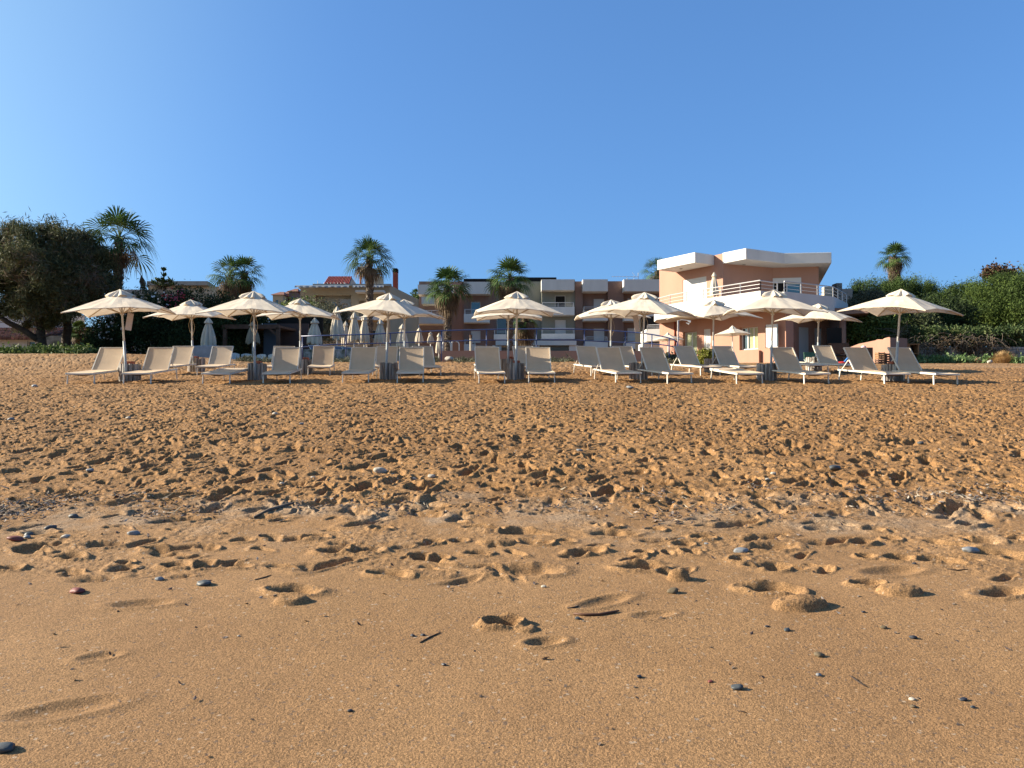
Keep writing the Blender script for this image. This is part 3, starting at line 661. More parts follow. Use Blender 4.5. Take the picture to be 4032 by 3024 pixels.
# ground floor
g0 = kp(4.94); g1 = kp(-2.53); g2 = kp(-4.06, -.02); 
S = lambda px: None
def s_at(px):      # distance along the left face for a photograph column
    k = (px - CX) / FPX; x0, y0 = g0; dx, dy = -D1.x, -D1.y; return (k * y0 - x0) / (dx - k * dy)
def zat(px, py, dep=0):
    t = s_at(px); y = g0[1] - D1.y * t; return P(px, py, y).z
a_, b_ = g0, g2
q1s, q1e = s_at(2690), s_at(2745); q2s, q2e = s_at(2772), s_at(2798); q3s, q3e = s_at(2912), s_at(2985); q4s, q4e = s_at(3014), s_at(3064)
zt1 = zat(2700, 1308); zt3 = zat(2940, 1288); zb3 = zat(2945, 1377)
zdoor = E + 1.7
ops = [(q1s, q1e, zdoor, zt1), (q2s, q2e, zdoor, zt1 + .05), (q3s, q3e, zb3, zt3), (q4s, q4e, zb3 + .02, zt3 + .02)]
m = MB(); wall_bm(m, g0, g2, ZG, ZS1 + .01, .3, ops)
g3 = (g2[0] + .838 * .9, g2[1] + .545 * .9); g4 = (g2[0] + .838 * 5.1, g2[1] + .545 * 5.1)
gi = (g3[0] - .545 * 1.2, g3[1] + .838 * 1.2); gj = (gi[0] + .838 * 4.4, gi[1] + .545 * 4.4)
dop = [(1.75, 2.65, ZG + .4, E + 3.95), (3.1, 3.75, ZG + .4, E + 3.95)]
wall_bm(m, g2, g3, ZG, ZS1 + .01, .3); wall_bm(m, g3, gi, ZG, ZS1 + .01, .3); wall_bm(m, gi, gj, ZG, ZS1 + .01, .3, dop)
wall_bm(m, gj, (21.5, 47.5), ZG, ZS1 + .01, .3); wall_bm(m, (21.5, 47.5), kp(4.9, 0, 6.5), ZG, ZS1 + .01, .3); wall_bm(m, kp(4.9, 0, 6.5), g0, ZG, ZS1 + .01, .3)
m.build('lower_wall', M['pink'], ph)
window(ph, a_, b_, q1s, q1e, zdoor, zt1, 'glass', .22, 'patio_door', curtain=(.02, .98), split=2, label='white framed patio door with pale green curtains')
window(ph, a_, b_, q2s, q2e, zdoor, zt1 + .05, 'shutter', .05, 'shutter_door')
window(ph, a_, b_, q3s, q3e, zb3, zt3, 'glass', .22, 'window', curtain=(.42, .98), split=3, label='wide white framed window, one leaf open, green curtains')
window(ph, a_, b_, q4s, q4e, zb3 + .02, zt3 + .02, 'glass', .14, 'window', curtain=(.0, .5), split=1)
# open white leaf hinged at the right side of that window, shining in the sun
hp = on_wall(a_, b_, q4e, -.02, (zb3 + zt3) / 2); lf = MB(); dl = Vector((.30, -.95)); hh = zt3 - zb3
lf.box((hp.x - .46 * .72, hp.y - .05, hp.z), (.62, .05, hh - .05), Matrix.Rotation(R(-52), 3, 'Z')); lf.build('open_shutter', M['shut'], ph)
window(ph, gi, gj, 1.75, 2.65, ZG + .4, E + 3.95, 'shutter', .10, 'porch_door', label='white panelled porch door in shade'); window(ph, gi, gj, 3.1, 3.75, ZG + .4, E + 3.95, 'shutter', .10, 'porch_door')
# plinth ledge
pl = MB(); pa, pb = g0, kp(-2.53); 
pl.prism([on_wall(pa, pb, q1e + .05, -.16, 0)[:2], on_wall(pa, pb, s_at(2997), -.16, 0)[:2], on_wall(pa, pb, s_at(2997), .0, 0)[:2], on_wall(pa, pb, q1e + .05, .0, 0)[:2]], ZG, E + 2.60)
pl.build('plinth', M['pink'], ph)
dp = on_wall(g0, g2, s_at(2660), -.05, 0); MB().tube([(dp.x, dp.y, ZG), (dp.x, dp.y, ZS1)], .04, 8).build('drainpipe', M['brick'], ph)
cl_ = MB(); 
for (pxx, Y) in ((3319, 40.6), (3340, 41.6)):
    p = P(pxx, 1400, Y); cl_.tube([(p.x, p.y, ZG), (p.x, p.y, ZS1 + .02)], .17, 14)
cl_.build('porch_columns', M['pink'], ph, smooth=True)
MB().prism([(16.66, 39.93), (18.1, 39.2), (19.4, 42.4), (18.6, 42.8)], ZS1 - .18, ZS1 + .15).build('porch_roof', M['brown'], ph)
# stone pillar and low rooms right of the house
p0, p1_ = P(3281, 1120, 47), P(3303, 1220, 47)
tag(MB().prism([(p0.x, 46.5), (p1_.x, 46.5), (p1_.x, 47.2), (p0.x, 47.2)], E + 1.8, E + (1577 - 1118) / FPX * 47).build('stone_pillar', M['stone'], None), 'rough grey stone pillar standing at the right end of the pink house balcony', 'pillar')
p0, p1_ = P(3245, 1120, 52), P(3279, 1120, 52)
o = thing('annex_wall', 'cream stepped wall behind the right end of the pink house balcony', 'wall', (0, 0, 0))
MB().prism([(p0.x, 52), (p1_.x, 52), (p1_.x, 52.4), (p0.x, 52.4)], E + 2, E + (1577 - 1128) / FPX * 52).build('wall', M['cream'], o)
p0, p1_ = P(3303, 1135, 54), P(3356, 1137, 54)
tag(MB().prism([(p0.x, 54), (p1_.x, 54), (p1_.x + 2, 58), (p0.x, 58)], E + 2, E + (1577 - 1136) / FPX * 54).build('grey_annex', M['greywall'], None), 'plain grey block building behind the stone pillar and dark trees', 'building')

# ------------------------------------------------------------------ long stepped apartment block in the centre, far back
ap = thing('apartment_block', 'long three storey apartment block with white balconies, brown and sage green walls', 'building', (0, 0, 0))
YA = 90.0; YW = YA + 1.6
def X(px, Y=YA): return P(px, 1500, Y).x
def Zp(py, Y=YA): return P(2016, py, Y).z
def z4(x): return 1600 + x / 3.073
def y4(y): return 980 + y / 3.073
def z5(x): return 2200 + x / 2.86
def y5(y): return 940 + y / 2.86
segs = [  # wall material, px0, px1, top py, depth offset
 ('brown', z4(150), z4(695), 1108, 1.0), ('brown', z4(695), z4(1088), 1110, 0), ('sage', z4(1088), z4(1640), y4(395), 1.2), ('sage', z4(1640), z4(2045), y4(372), 0),
 ('brown', z4(2045), z5(275), y5(480), -.2), ('brown', z5(275), z5(556), y5(470), .4), ('brown', z5(556), z5(738), y5(478), -.2), ('brown', z5(738), z5(1180), y5(470), .4)]
wins = {1: [(z4(780), z4(895), y4(640), y4(785), 'blue'), (z4(782), z4(897), y4(990), y4(1135), 'shutter')],
        0: [(z4(415), z4(480), y4(650), y4(790), 'blue'), (z4(430), z4(475), y4(990), y4(1130), 'shutter')],
        2: [(z4(1095), z4(1215), y4(840), y4(1045), 'glass')],
        3: [(z4(1800), z4(1926), y4(565), y4(720), 'dark'), (z4(1800), z4(1930), y4(860), y4(1030), 'shutter')],
        5: [(z5(395), z5(515), y5(678), y5(800), 'shutter'), (z5(395), z5(515), y5(1010), y5(1150), 'shutter')],
        7: [(z5(778), z5(890), y5(672), y5(800), 'shutter'), (z5(776), z5(890), y5(1008), y5(1150), 'shutter')]}
for i, (mt, x0, x1, top, dp_) in enumerate(segs):
    Y = YW + dp_; a = (X(x0, Y), Y); b = (X(x1, Y) - .004 * (i + 1), Y); zt = Zp(top, Y)
    ops = [(X(w[0], Y) - a[0], X(w[1], Y) - a[0], Zp(w[3], Y), Zp(w[2], Y)) for w in wins.get(i, [])]
    m = MB(); wall_bm(m, a, b, E + 2.2, zt, .3, ops)
    m.prism([(a[0], Y + .3), (b[0], Y + .3), (b[0], Y + 9), (a[0], Y + 9)], E + 2.2, zt - .05); m.build('facade', M[mt], ap)
    for w, o_ in zip(wins.get(i, []), ops): window(ap, a, b, o_[0], o_[1], o_[2], o_[3], w[4], .12, 'window')
def balc(x0, x1, y0, y1, dep=1.6, name='balcony', slab=True, Yf=YA, rl=None, ofs=0):
    bl = MB(); a, b = X(x0, Yf), X(x1, Yf); z1, z0 = Zp(y0, Yf), Zp(y1, Yf)
    bl.prism([(a, Yf), (b, Yf), (b, YW + ofs), (a, YW + ofs)], z0, z0 + .22)
    t = .15; bl.prism([(a, Yf - .004), (b, Yf - .004), (b, Yf + t), (a, Yf + t)], z0 + .004, z1)
    for s_, xx in ((1, a), (-1, b)): bl.prism([(xx, Yf + t), (xx + s_ * t, Yf + t), (xx + s_ * t, YW + ofs), (xx, YW + ofs)], z0 + .22, z1)
    ob = bl.build(name, M['white'], ap)
    if rl:
        r_ = rail(ap, [(a + .08, YW - .1), (a + .08, Yf + .08), (b - .08, Yf + .08), (b - .08, YW - .1)], z1 - .02, Zp(rl, Yf), 1.6, 2, M['steel'], r=.03)
for (x0, x1, y0, y1) in ((z4(135), z4(560), y4(432), y4(550)), (z4(693), z4(1010), y4(398), y4(545)), (z4(1637), z4(2036), y4(368), y4(500)), (z5(275), z5(556), y5(457), y5(592)), (z5(738), z5(1170), y5(457), y5(592))):
    balc(x0, x1, y0, y1, name='roof_fascia', ofs=.4)
for (x0, x1, y0, y1, rl) in ((z4(135), z4(470), y4(800), y4(905), y4(745)), (z4(695), z4(1006), y4(785), y4(890), y4(732)), (z4(1640), z4(2036), y4(700), y4(800), y4(650)), (z4(1058), z4(1345), y4(1033), y4(1095), y4(975)),
        (z4(1636), z4(2040), y4(1025), y4(1090), y4(960)), (z5(279), z5(556), y5(820), y5(922), y5(768)), (z5(738), z5(1170), y5(835), y5(925), y5(780)), (z5(300), z5(556), y5(1155), y5(1230), y5(1105)), (z5(745), z5(1100), y5(1160), y5(1240), y5(1108)), (z4(697), z4(835), y4(1152), y4(1230), y4(1100)),
        (z4(180), z4(330), y4(580), y4(665), None)):
    balc(x0, x1, y0, y1, rl=rl, ofs=.4)
# ground floor white awning band right of the shaded arcade
aw = MB(); a, b = X(z4(1080), 86), X(z5(200), 86)
aw.prism([(a, 86), (b, 86), (b, 89.2), (a, 89.2)], Zp(y4(1165), 86), Zp(y4(1110), 86))
for pxx in (z4(1095), z4(1560), z5(170)): x = X(pxx, 86); aw.prism([(x - .5, 86.2), (x + .5, 86.2), (x + .5, 87.2), (x - .5, 87.2)], E + 2.6, Zp(y4(1165), 86) - .003)
aw.build('arcade', M['white'], ap)
MB().box((X(z4(1560), 95), 95, Zp(y4(385), 95) + .1), (5.2, .5, .55)).build('solar_panel', M['dark'], ap)
MB().box((X(z4(900), 95), 95, Zp(y4(392), 95) + .1), (4.2, .5, .35)).build('solar_panel', M['dark'], ap)
an = thing('roof_antenna', 'thin metal television antenna on the roof of the apartment block', 'antenna', (X(z5(930)), YA + 2, Zp(y5(470))))
q = Zp(y5(350)) - Zp(y5(470)); mA = MB().tube([(0, 0, -.1), (0, 0, q)], .04, 5).tube([(-3.2, 0, q * .62), (.1, 0, q * .62)], .022, 5)
for k in range(8): mA.tube([(-3 + k * .4, -.4, q * .62), (-3 + k * .4, .4, q * .62)], .012, 4)
mA.tube([(-.7, 0, q * .62 - .5), (-.35, 0, q * .62), (-.7, 0, q * .62 + .5)], .018, 4)
mA.tube([(-2, 0, 0), (-1.2, 0, q * .5)], .03, 4).build('aerial', M['steel'], an)
bw = MB(); 
bwp = P(2542, 1345, 60)
# white curved balcony wing just left of the pink house
wg = thing('white_wing', 'white balcony wing with steel railing between apartment block and pink house', 'building')
Yg = 66.0; x0, x1 = P(2545, 1300, Yg).x, P(2610, 1300, Yg).x
MB().prism([(x0, Yg), (x1, Yg - .6), (x1, Yg + 3), (x0, Yg + 3)], Zp(1344, Yg), Zp(1296, Yg)).build('balcony', M['white'], wg)
rail(wg, [(x0 + .1, Yg + .05), (x1, Yg - .5)], Zp(1297, Yg), Zp(1280, Yg), 1, 2, r=.03)
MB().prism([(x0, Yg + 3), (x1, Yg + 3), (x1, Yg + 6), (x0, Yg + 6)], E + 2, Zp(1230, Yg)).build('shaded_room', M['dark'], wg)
MB().prism([(x0 - .2, Yg + .6), (x1, Yg + .6), (x1, Yg + 3), (x0 - .2, Yg + 3)], E + 2, Zp(1349, Yg)).build('wall', M['white'], wg)

# ------------------------------------------------------------------ beige house behind the terrace
def z3(x): return 1150 + x / 2.676
def y3(y): return 900 + y / 2.676
YB = 78.0
bh = thing('beige_house', 'two storey beige house with awning along its flat roof and tall red chimney', 'house')
XB = lambda px, Y=YB: X(px, Y)
ZB = lambda py, Y=YB: Zp(py, Y)
fa, fb = (XB(z3(82)), YB), (XB(z3(1030)), YB); zr = ZB(y3(640))
rec = (XB(z3(238)) - fa[0], XB(z3(618)) - fa[0], ZB(y3(935)), ZB(y3(702)))
lowo = (XB(z3(700)) - fa[0], XB(z3(1000)) - fa[0], ZB(y3(935)), ZB(y3(760)))
m = MB(); wall_bm(m, fa, fb, E + 1.8, ZB(y3(598)), .35, [rec, lowo, (XB(z3(690)) - fa[0], XB(z3(1000)) - fa[0], ZB(y3(1180)), ZB(y3(985))), (XB(z3(250)) - fa[0], XB(z3(600)) - fa[0], ZB(y3(1180)), ZB(y3(985)))])
far = (P(1649, 1178, 89).x, 89.0)
wall_bm(m, fb, far, E + 1.8, ZB(y3(598)) - .002, .35); wall_bm(m, far, (fa[0] - 1, 89), E + 1.8, ZB(y3(598)), .35); wall_bm(m, (fa[0] - 1, 89), fa, E + 1.8, ZB(y3(598)), .35)
m.build('wall', M['beige'], bh)
rb = ((fa[0] + .3, YB + 1.1), (fb[0] - .4, YB + 1.1)); m = MB()
ws = [(z3(285), z3(368), y3(765), y3(900), 'dark'), (z3(408), z3(470), y3(765), y3(862), 'blue'), (z3(490), z3(616), y3(742), y3(880), 'shutter'), (z3(835), z3(890), y3(1070), y3(1165), 'glass')]
op = [(X(w[0], YB + 1.1) - rb[0][0], X(w[1], YB + 1.1) - rb[0][0], Zp(w[3], YB + 1.1), Zp(w[2], YB + 1.1)) for w in ws]
wall_bm(m, rb[0], rb[1], E + 1.8, ZB(y3(640)), .2, op).build('recess_wall', M['cream'], bh)
for w, o_ in zip(ws, op): window(bh, rb[0], rb[1], o_[0], o_[1], o_[2], o_[3], w[4], .08, 'window')
MB().prism([(fa[0] - .3, YB + .36), (fb[0] - .05, YB + .36), (fb[0] - .05, YB + 10.5), (fa[0] - .3, YB + 10.5)], ZB(y3(625)), ZB(y3(612))).build('flat_roof', M['conc'], bh)
MB().prism([(fa[0] + 1.3, YB - .25), (fb[0] + .12, YB - .25), (fb[0] + .12, YB + .3), (fa[0] + 1.3, YB + .3)], ZB(y3(608)), ZB(y3(586))).build('roof_edge', M['conc'], bh)
sb = MB().prism([(fa[0] + .5, YB - 1.2), (fb[0] - .1, YB - 1.2), (fb[0] - .1, YB - .02), (fa[0] + .5, YB - .02)], ZB(y3(975)), ZB(y3(940))); sb.build('balcony_slab', M['white'], bh)
rail(bh, [(XB(z3(250)), YB - .1), (XB(z3(620)), YB - .1)], ZB(y3(936)), ZB(y3(880)), .5, 1, M['wooddark'], r=.035, name='balcony_railing')
# gathered vinyl awning
for (xa, xb, dy) in ((z3(72), z3(632), 0), (z3(668), z3(990), .0)):
    m = MB(); n = 60; vs = []; fs = []
    for k in range(n + 1):
        x = XB(xa) + (XB(xb) - XB(xa)) * k / n
        for j, (yo, py) in enumerate(((-.3, 607), (-1.5, 622), (-1.7, 632), (-1.75, 648))):
            vs.append((x, YB + yo + .02 * math.sin(k * .9) * (j > 1), ZB(y3(py)) + (.05 * abs(math.sin(k * math.pi / 12)) if j == 3 else 0)))
    for k in range(n):
        for j in range(3): a0 = k * 4 + j; fs.append((a0, a0 + 1, a0 + 5, a0 + 4))
    m.add(vs, fs).build('awning', M['awning'], bh)
MB().prism([(XB(z3(690)), YB - 1.4), (XB(z3(985)), YB - 1.4), (XB(z3(985)), YB - .1), (XB(z3(690)), YB - .1)], ZB(y3(690)), ZB(y3(668))).build('rolled_awning', M['white'], bh)
# tiled stair tower roof
tr = MB(); x0, x1, x2, x3 = XB(z3(328), 84), XB(z3(600), 84), XB(z3(628), 87), XB(z3(378), 87); z0_, z1_ = Zp(y3(583), 84), Zp(y3(508), 87)
n = 16
for k in range(n):
    u0, u1 = (k + .06) / n, (k + .94) / n
    pa_ = Vector((x0 + (x1 - x0) * (u0 + u1) / 2, 84, z0_)); pb_ = Vector((x3 + (x2 - x3) * (u0 + u1) / 2, 87, z1_)); w = (x1 - x0) / n
    tr.tube([pa_, pa_ + (pb_ - pa_) * .33, pa_ + (pb_ - pa_) * .66, pb_], w * .46, 8)
tr.build('tiled_roof', M['tile'], bh)
MB().add([(x0, 84, z0_ - .12), (x1, 84, z0_ - .12), (x2, 87, z1_ - .12), (x3, 87, z1_ - .12), (XB(z3(735), 90), 90, z0_ - .12), (x0, 90, z0_ - .12), (x0, 84, z0_ - 1.2), (x1 + .2, 84, z0_ - 1.2), (XB(z3(735), 90), 90, z0_ - 1.2), (x0, 90, z0_ - 1.2)],
         [(0, 1, 2, 3), (1, 4, 2), (2, 4, 5, 3), (0, 3, 5), (0, 6, 7, 1), (1, 7, 8, 4), (4, 8, 9, 5), (5, 9, 6, 0)]).build('stair_tower', M['cream'], bh)
xc0, xc1 = XB(z3(1058), 84), XB(z3(1101), 84); ch = MB().prism([(xc0, 84), (xc1, 84), (xc1, 85), (xc0, 85)], ZB(y3(640), ) - 1, Zp(y3(460), 84)).build('chimney', M['brick'], bh)
cm = MB()
for py in (450, 436, 422): cm.prism([(xc0 - .03, 83.97), (xc1 + .03, 83.97), (xc1 + .03, 85.03), (xc0 - .03, 85.03)], Zp(y3(py + 5), 84), Zp(y3(py - 4), 84))
cm.prism([(xc0 + .2, 84.2), (xc1 - .2, 84.2), (xc1 - .2, 84.8), (xc0 + .2, 84.8)], Zp(y3(462), 84), Zp(y3(420), 84)); cm.build('chimney_cap', M['dark'], ch)
x = XB(z3(718), 82); MB().tube([(x, 82, ZB(y3(620))), (x, 82, Zp(y3(485), 82))], .11, 8).build('flue_pipe', M['brick'], bh)
x = XB(z3(868), 81); dz = Zp(y3(570), 81); dm = MB(); vs = [(x, 81.25, dz)]; fs = []
for r_, dd in ((.35, .2), (.7, .1), (.95, -.05)):
    for k in range(20): t = k * math.pi / 10; vs.append((x + r_ * math.cos(t), 81 + dd - r_ * math.sin(t) * .15, dz + r_ * math.sin(t)))
fs += [(0, 1 + k, 1 + (k + 1) % 20) for k in range(20)] + [(1 + 20 * j + k, 21 + 20 * j + k, 21 + 20 * j + (k + 1) % 20, 1 + 20 * j + (k + 1) % 20) for j in range(2) for k in range(20)]
dm.add(vs, fs); dm.tube([(x, 81.3, dz), (x, 81.6, ZB(y3(610)))], .05, 6); dm.build('satellite_dish', mat('dish_grey', (.40, .36, .30), .6), bh)
x = XB(z3(170)); am = MB().tube([(x, 80, ZB(y3(600))), (x, 80, ZB(y3(545)))], .04, 5).tube([(x + .4, 80, ZB(y3(600))), (x + .4, 80, ZB(y3(515)))], .03, 5).tube([(x + .4, 80, ZB(y3(550))), (x + 3.6, 80, ZB(y3(562)))], .03, 5).tube([(x + 3.6, 80, ZB(y3(600))), (x + 3.6, 80, ZB(y3(555)))], .04, 5)
for k in range(8): am.tube([(x + .7 + k * .35, 80, ZB(y3(552)) - .3), (x + .7 + k * .35, 80, ZB(y3(552)) + .15)], .015, 4)
am.tube([(x + 3.1, 80, ZB(y3(530))), (x + 3.6, 80, ZB(y3(575)))], .03, 4).build('aerial', M['steel'], bh)

# ------------------------------------------------------------------ grey flat house and white cottage on the left
Yh = 62.0
gh = thing('grey_house', 'low grey and cream flat roofed house behind the dark oleander hedge', 'house')
XX = lambda px, Y: P(px, 1500, Y).x
MB().prism([(XX(420, Yh), Yh), (XX(862, Yh), Yh), (XX(905, Yh + 8), Yh + 8), (XX(420, Yh), Yh + 8)], E + 2, Zp(1140, Yh)).build('wall', M['greywall'], gh)
MB().prism([(XX(590, Yh), Yh - .7), (XX(828, Yh), Yh - .7), (XX(900, Yh + 8), Yh + 8.4), (XX(590, Yh + 8), Yh + 8.4)], Zp(1128, Yh), Zp(1112, Yh)).build('roof_slab', M['conc'], gh)
MB().prism([(XX(655, Yh) , Yh - .12), (XX(855, Yh), Yh - .12), (XX(860, Yh), Yh - .005), (XX(660, Yh), Yh - .005)], Zp(1190, Yh), Zp(1129, Yh)).build('pale_panel', M['cream'], gh)
ct = thing('white_cottage', 'low white cottage with old brown tiled roof under the tamarisk tree', 'cottage')
Yc = 44.0; c0, c1_ = XX(-260, Yc), XX(142, Yc)
ops = [(XX(104, Yc) - c0, XX(136, Yc) - c0, Zp(1379, Yc), Zp(1342, Yc))]
m = MB(); wall_bm(m, (c0, Yc), (c1_, Yc), E + 1.6, Zp(1333, Yc), .3, ops); m.prism([(c0, Yc + .3), (c1_, Yc + .3), (c1_, Yc + 5), (c0, Yc + 5)], E + 1.6, Zp(1333, Yc) - .01); m.build('wall', M['white'], ct)
window(ct, (c0, Yc), (c1_, Yc), *ops[0][:2], ops[0][2], ops[0][3], 'glass', .15, 'door_window', split=1)
def tiled(x0, x1, y0, y1, z0, z1, parent, w=.22, rows=10):
    rf = MB(); n = int((x1 - x0) / w); rr = random.Random(5)
    for k in range(n):
        for j in range(rows):
            t0, t1 = j / rows, (j + 1.15) / rows; xx = x0 + (k + .5) * w; dz = rr.uniform(-.015, .015)
            a = Vector((xx, y0 + (y1 - y0) * t0, z0 + (z1 - z0) * t0 + .02 + dz)); b = Vector((xx, y0 + (y1 - y0) * t1, z0 + (z1 - z0) * t1 - .015 + dz)); rf.tube([a, b], [w * .52, w * .42], 6)
    rf.add([(x0, y0, z0 - .08), (x1, y0, z0 - .08), (x1, y1, z1 - .08), (x0, y1, z1 - .08)], [(0, 1, 2, 3)])
    return rf.build('tiled_roof', M['oldtile'], parent)
tiled(c0 - .2, c1_ + .25, Yc - .5, Yc + 3.2, Zp(1332, Yc - .5), Zp(1294, Yc + 3), ct)
wb = thing('white_block', 'plain lilac white house wall behind the white cottage', 'house')
MB().prism([(XX(-420, 56), 56), (XX(90, 56), 56), (XX(90, 56), 64), (XX(-420, 56), 64)], E + 2, Zp(1195, 56)).build('wall', mat('lilac_white', (.56, .53, .55), .9), wb)
MB().prism([(XX(83, 55), 55), (XX(95, 55), 55), (XX(95, 55), 56.2), (XX(83, 55), 56.2)], E + 2, Zp(1262, 55)).build('pillar', M['white'], wb)
ct2 = thing('tiled_shed', 'grey rendered shed with dark red tiled roof behind the tree trunks', 'shed')
s0, s1_ = XX(225, 46), XX(400, 46); MB().prism([(s0, 46), (s1_, 46), (s1_, 50), (s0, 50)], E + 1.6, Zp(1330, 46)).build('wall', M['greywall'], ct2)
tiled(s0 - .2, s1_ + .2, 45.6, 48.5, Zp(1328, 45.6), Zp(1293, 48.5), ct2, .25, 8)
# mottled rendered garden wall between the trunks
tag(MB().prism([(XX(150, 43), 43), (XX(262, 43), 43), (XX(262, 43), 43.3), (XX(150, 43), 43.3)], E + 1.5, Zp(1322, 43)).build('garden_wall', mat('mottled_render', (.30, .29, .26), .95, col2=(.10, .11, .08), scale=2.2), None), 'mottled grey garden wall with stains between the two tamarisk trunks', 'wall')
# houses on the far hill
def far_house(x0, x1, y0, y1, Y, mt, label, gable=False):
    t = thing('hill_house', label, 'house', (0, 0, 0), 0, 'small houses on the far hill'); a, b = XX(x0, Y), XX(x1, Y); zz1 = Zp(y0, Y)
    ops = [((b - a) * .25, (b - a) * .55, zz1 - 3.4, zz1 - 1.6), ((b - a) * .68, (b - a) * .78, zz1 - 3.0, zz1 - 1.9), ((b - a) * .2, (b - a) * .5, zz1 - 7.4, zz1 - 5.2)]
    m = MB(); wall_bm(m, (a, Y), (b, Y), zz1 - 16, zz1, .4, ops); m.prism([(a, Y + .4), (b, Y + .4), (b, Y + 9), (a, Y + 9)], zz1 - 16, zz1 - .02); m.build('wall', mt, t)
    for o_ in ops: window(t, (a, Y), (b, Y), *o_[:2], o_[2], o_[3], 'glass', .2, 'window')
    rf = MB(); mx = (a + b) / 2; hz = 1.6
    rf.add([(a - .6, Y - .6, zz1), (b + .6, Y - .6, zz1), (b + .6, Y + 9.6, zz1), (a - .6, Y + 9.6, zz1), (mx - (b - a) * .18, Y + 4.5, zz1 + hz), (mx + (b - a) * .18, Y + 4.5, zz1 + hz)], [(0, 1, 5, 4), (1, 2, 5), (2, 3, 4, 5), (3, 0, 4), (3, 2, 1, 0)]); rf.build('roof', M['oldtile'], t)
    return t
far_house(1072, 1112, 1161, 1200, 250, M['beige'], 'small yellow house with tiled roof on the far hill, leftmost there')
far_house(1111, 1139, 1157, 1200, 262, M['brown'], 'small brown tiled house in the middle of the far hill row')
far_house(1136, 1166, 1148, 1200, 255, M['brown'], 'small taller brown house beside the roof of the beige house, on the far hill')
hl = MB(); n = 24; vs = []; fs = []
for i in range(n + 1):
    for j in range(9):
        x = -110 + i * 8; y = 215 + j * 14; vs.append((x, y, E + 6 + 27 * math.exp(-((x + 78) / 42) ** 2) * (1 - math.exp(-((j) / 3.0) ** 2)) + 1.2 * math.sin(i * 1.7 + j)))
for i in range(n):
    for j in range(8): a0 = i * 9 + j; fs.append((a0, a0 + 9, a0 + 10, a0 + 1))
tag(hl.add(vs, fs).build('hill', mat('scrub_hill', (.12, .11, .06), .95, col2=(.05, .065, .03), scale=.15), None, smooth=True), kind='structure')

# ------------------------------------------------------------------ blue railing along the terrace
br = thing('blue_railing', 'long navy blue tubular railing along the terrace edge above the sand', 'railing')
YR = 31.6
def rp(px, py, Y=YR): return P(px, py, Y)
toppts = [(1186, 1324), (1300, 1321), (1440, 1317), (1600, 1309), (1720, 1303), (1828, 1300), (2007, 1296), (2120, 1295.5), (2277, 1297), (2380, 1301), (2462, 1306), (2528, 1312), (2567, 1317), (2601, 1323), (2635, 1331), (2655, 1338), (2667, 1347)]
def yy(px): return YR - max(0, px - 2450) * .004
MB().tube([rp(a, b, yy(a)) for a, b in toppts], .026, 8).build('top_rail', M['navy'], br, smooth=True)
lowpts = [(1186, 1366), (1310, 1356.6), (1450, 1353), (1600, 1349), (1737, 1344.5), (1915, 1339.6), (2112, 1338), (2277, 1339.6), (2375, 1345), (2460, 1348.5), (2542, 1352), (2600, 1357), (2633, 1361), (2660, 1368)]
MB().tube([rp(a, b, yy(a)) for a, b in lowpts], .022, 8).build('lower_rail', M['navy'], br, smooth=True)
for px in (1191, 1362, 1537, 1738.6, 1915.6, 2112.5, 2301, 2462, 2567, 2635, 2667):
    t = np.interp(px, [a for a, b in toppts], [b for a, b in toppts]); p = rp(px, t, yy(px)); MB().tube([(p.x, p.y, gz(p.x, p.y) - .1), (p.x, p.y, p.z - .01)], .022, 8).build('post', M['navy'], br, smooth=True)
# curved white pool ladder handles
for i, (pxa, pxb, lb) in enumerate(((z3(1590), z3(1672), 'left curved white tubular pool ladder beside a palm trunk'), (z3(1683), z3(1760), 'right curved white tubular pool ladder beside a palm trunk'))):
    a, b = P(pxa, 1382, 36), P(pxb, 1382, 36); h = (1382 - y3(1190)) / FPX * 36; w = b.x - a.x
    lm = MB()
    lm.tube([(0, 0, -.4), (0, 0, h * .7)] + [(w * .14 * (1 - math.cos(t)), 0, h * .7 + h * .3 * math.sin(t)) for t in (.4, .8, 1.2, 1.57)] + [(w * (.2 + .3 * math.sin(t)), 0, h * (.95 + .05 * math.cos(t))) for t in (.4,)], .03, 6)
    lm.tube([(w * .55, 0, h)] + [(w * (.6 + .4 * math.sin(t)), 0, h * .7 + h * .3 * math.cos(t)) for t in (.2, .6, 1.0, 1.57)] + [(w, 0, -.4)], .03, 6)
    o = lm.build('pool_ladder', M['whitetrim'], None, smooth=True); o.location = a; tag(o, lb, 'ladder', 'white pool ladders')
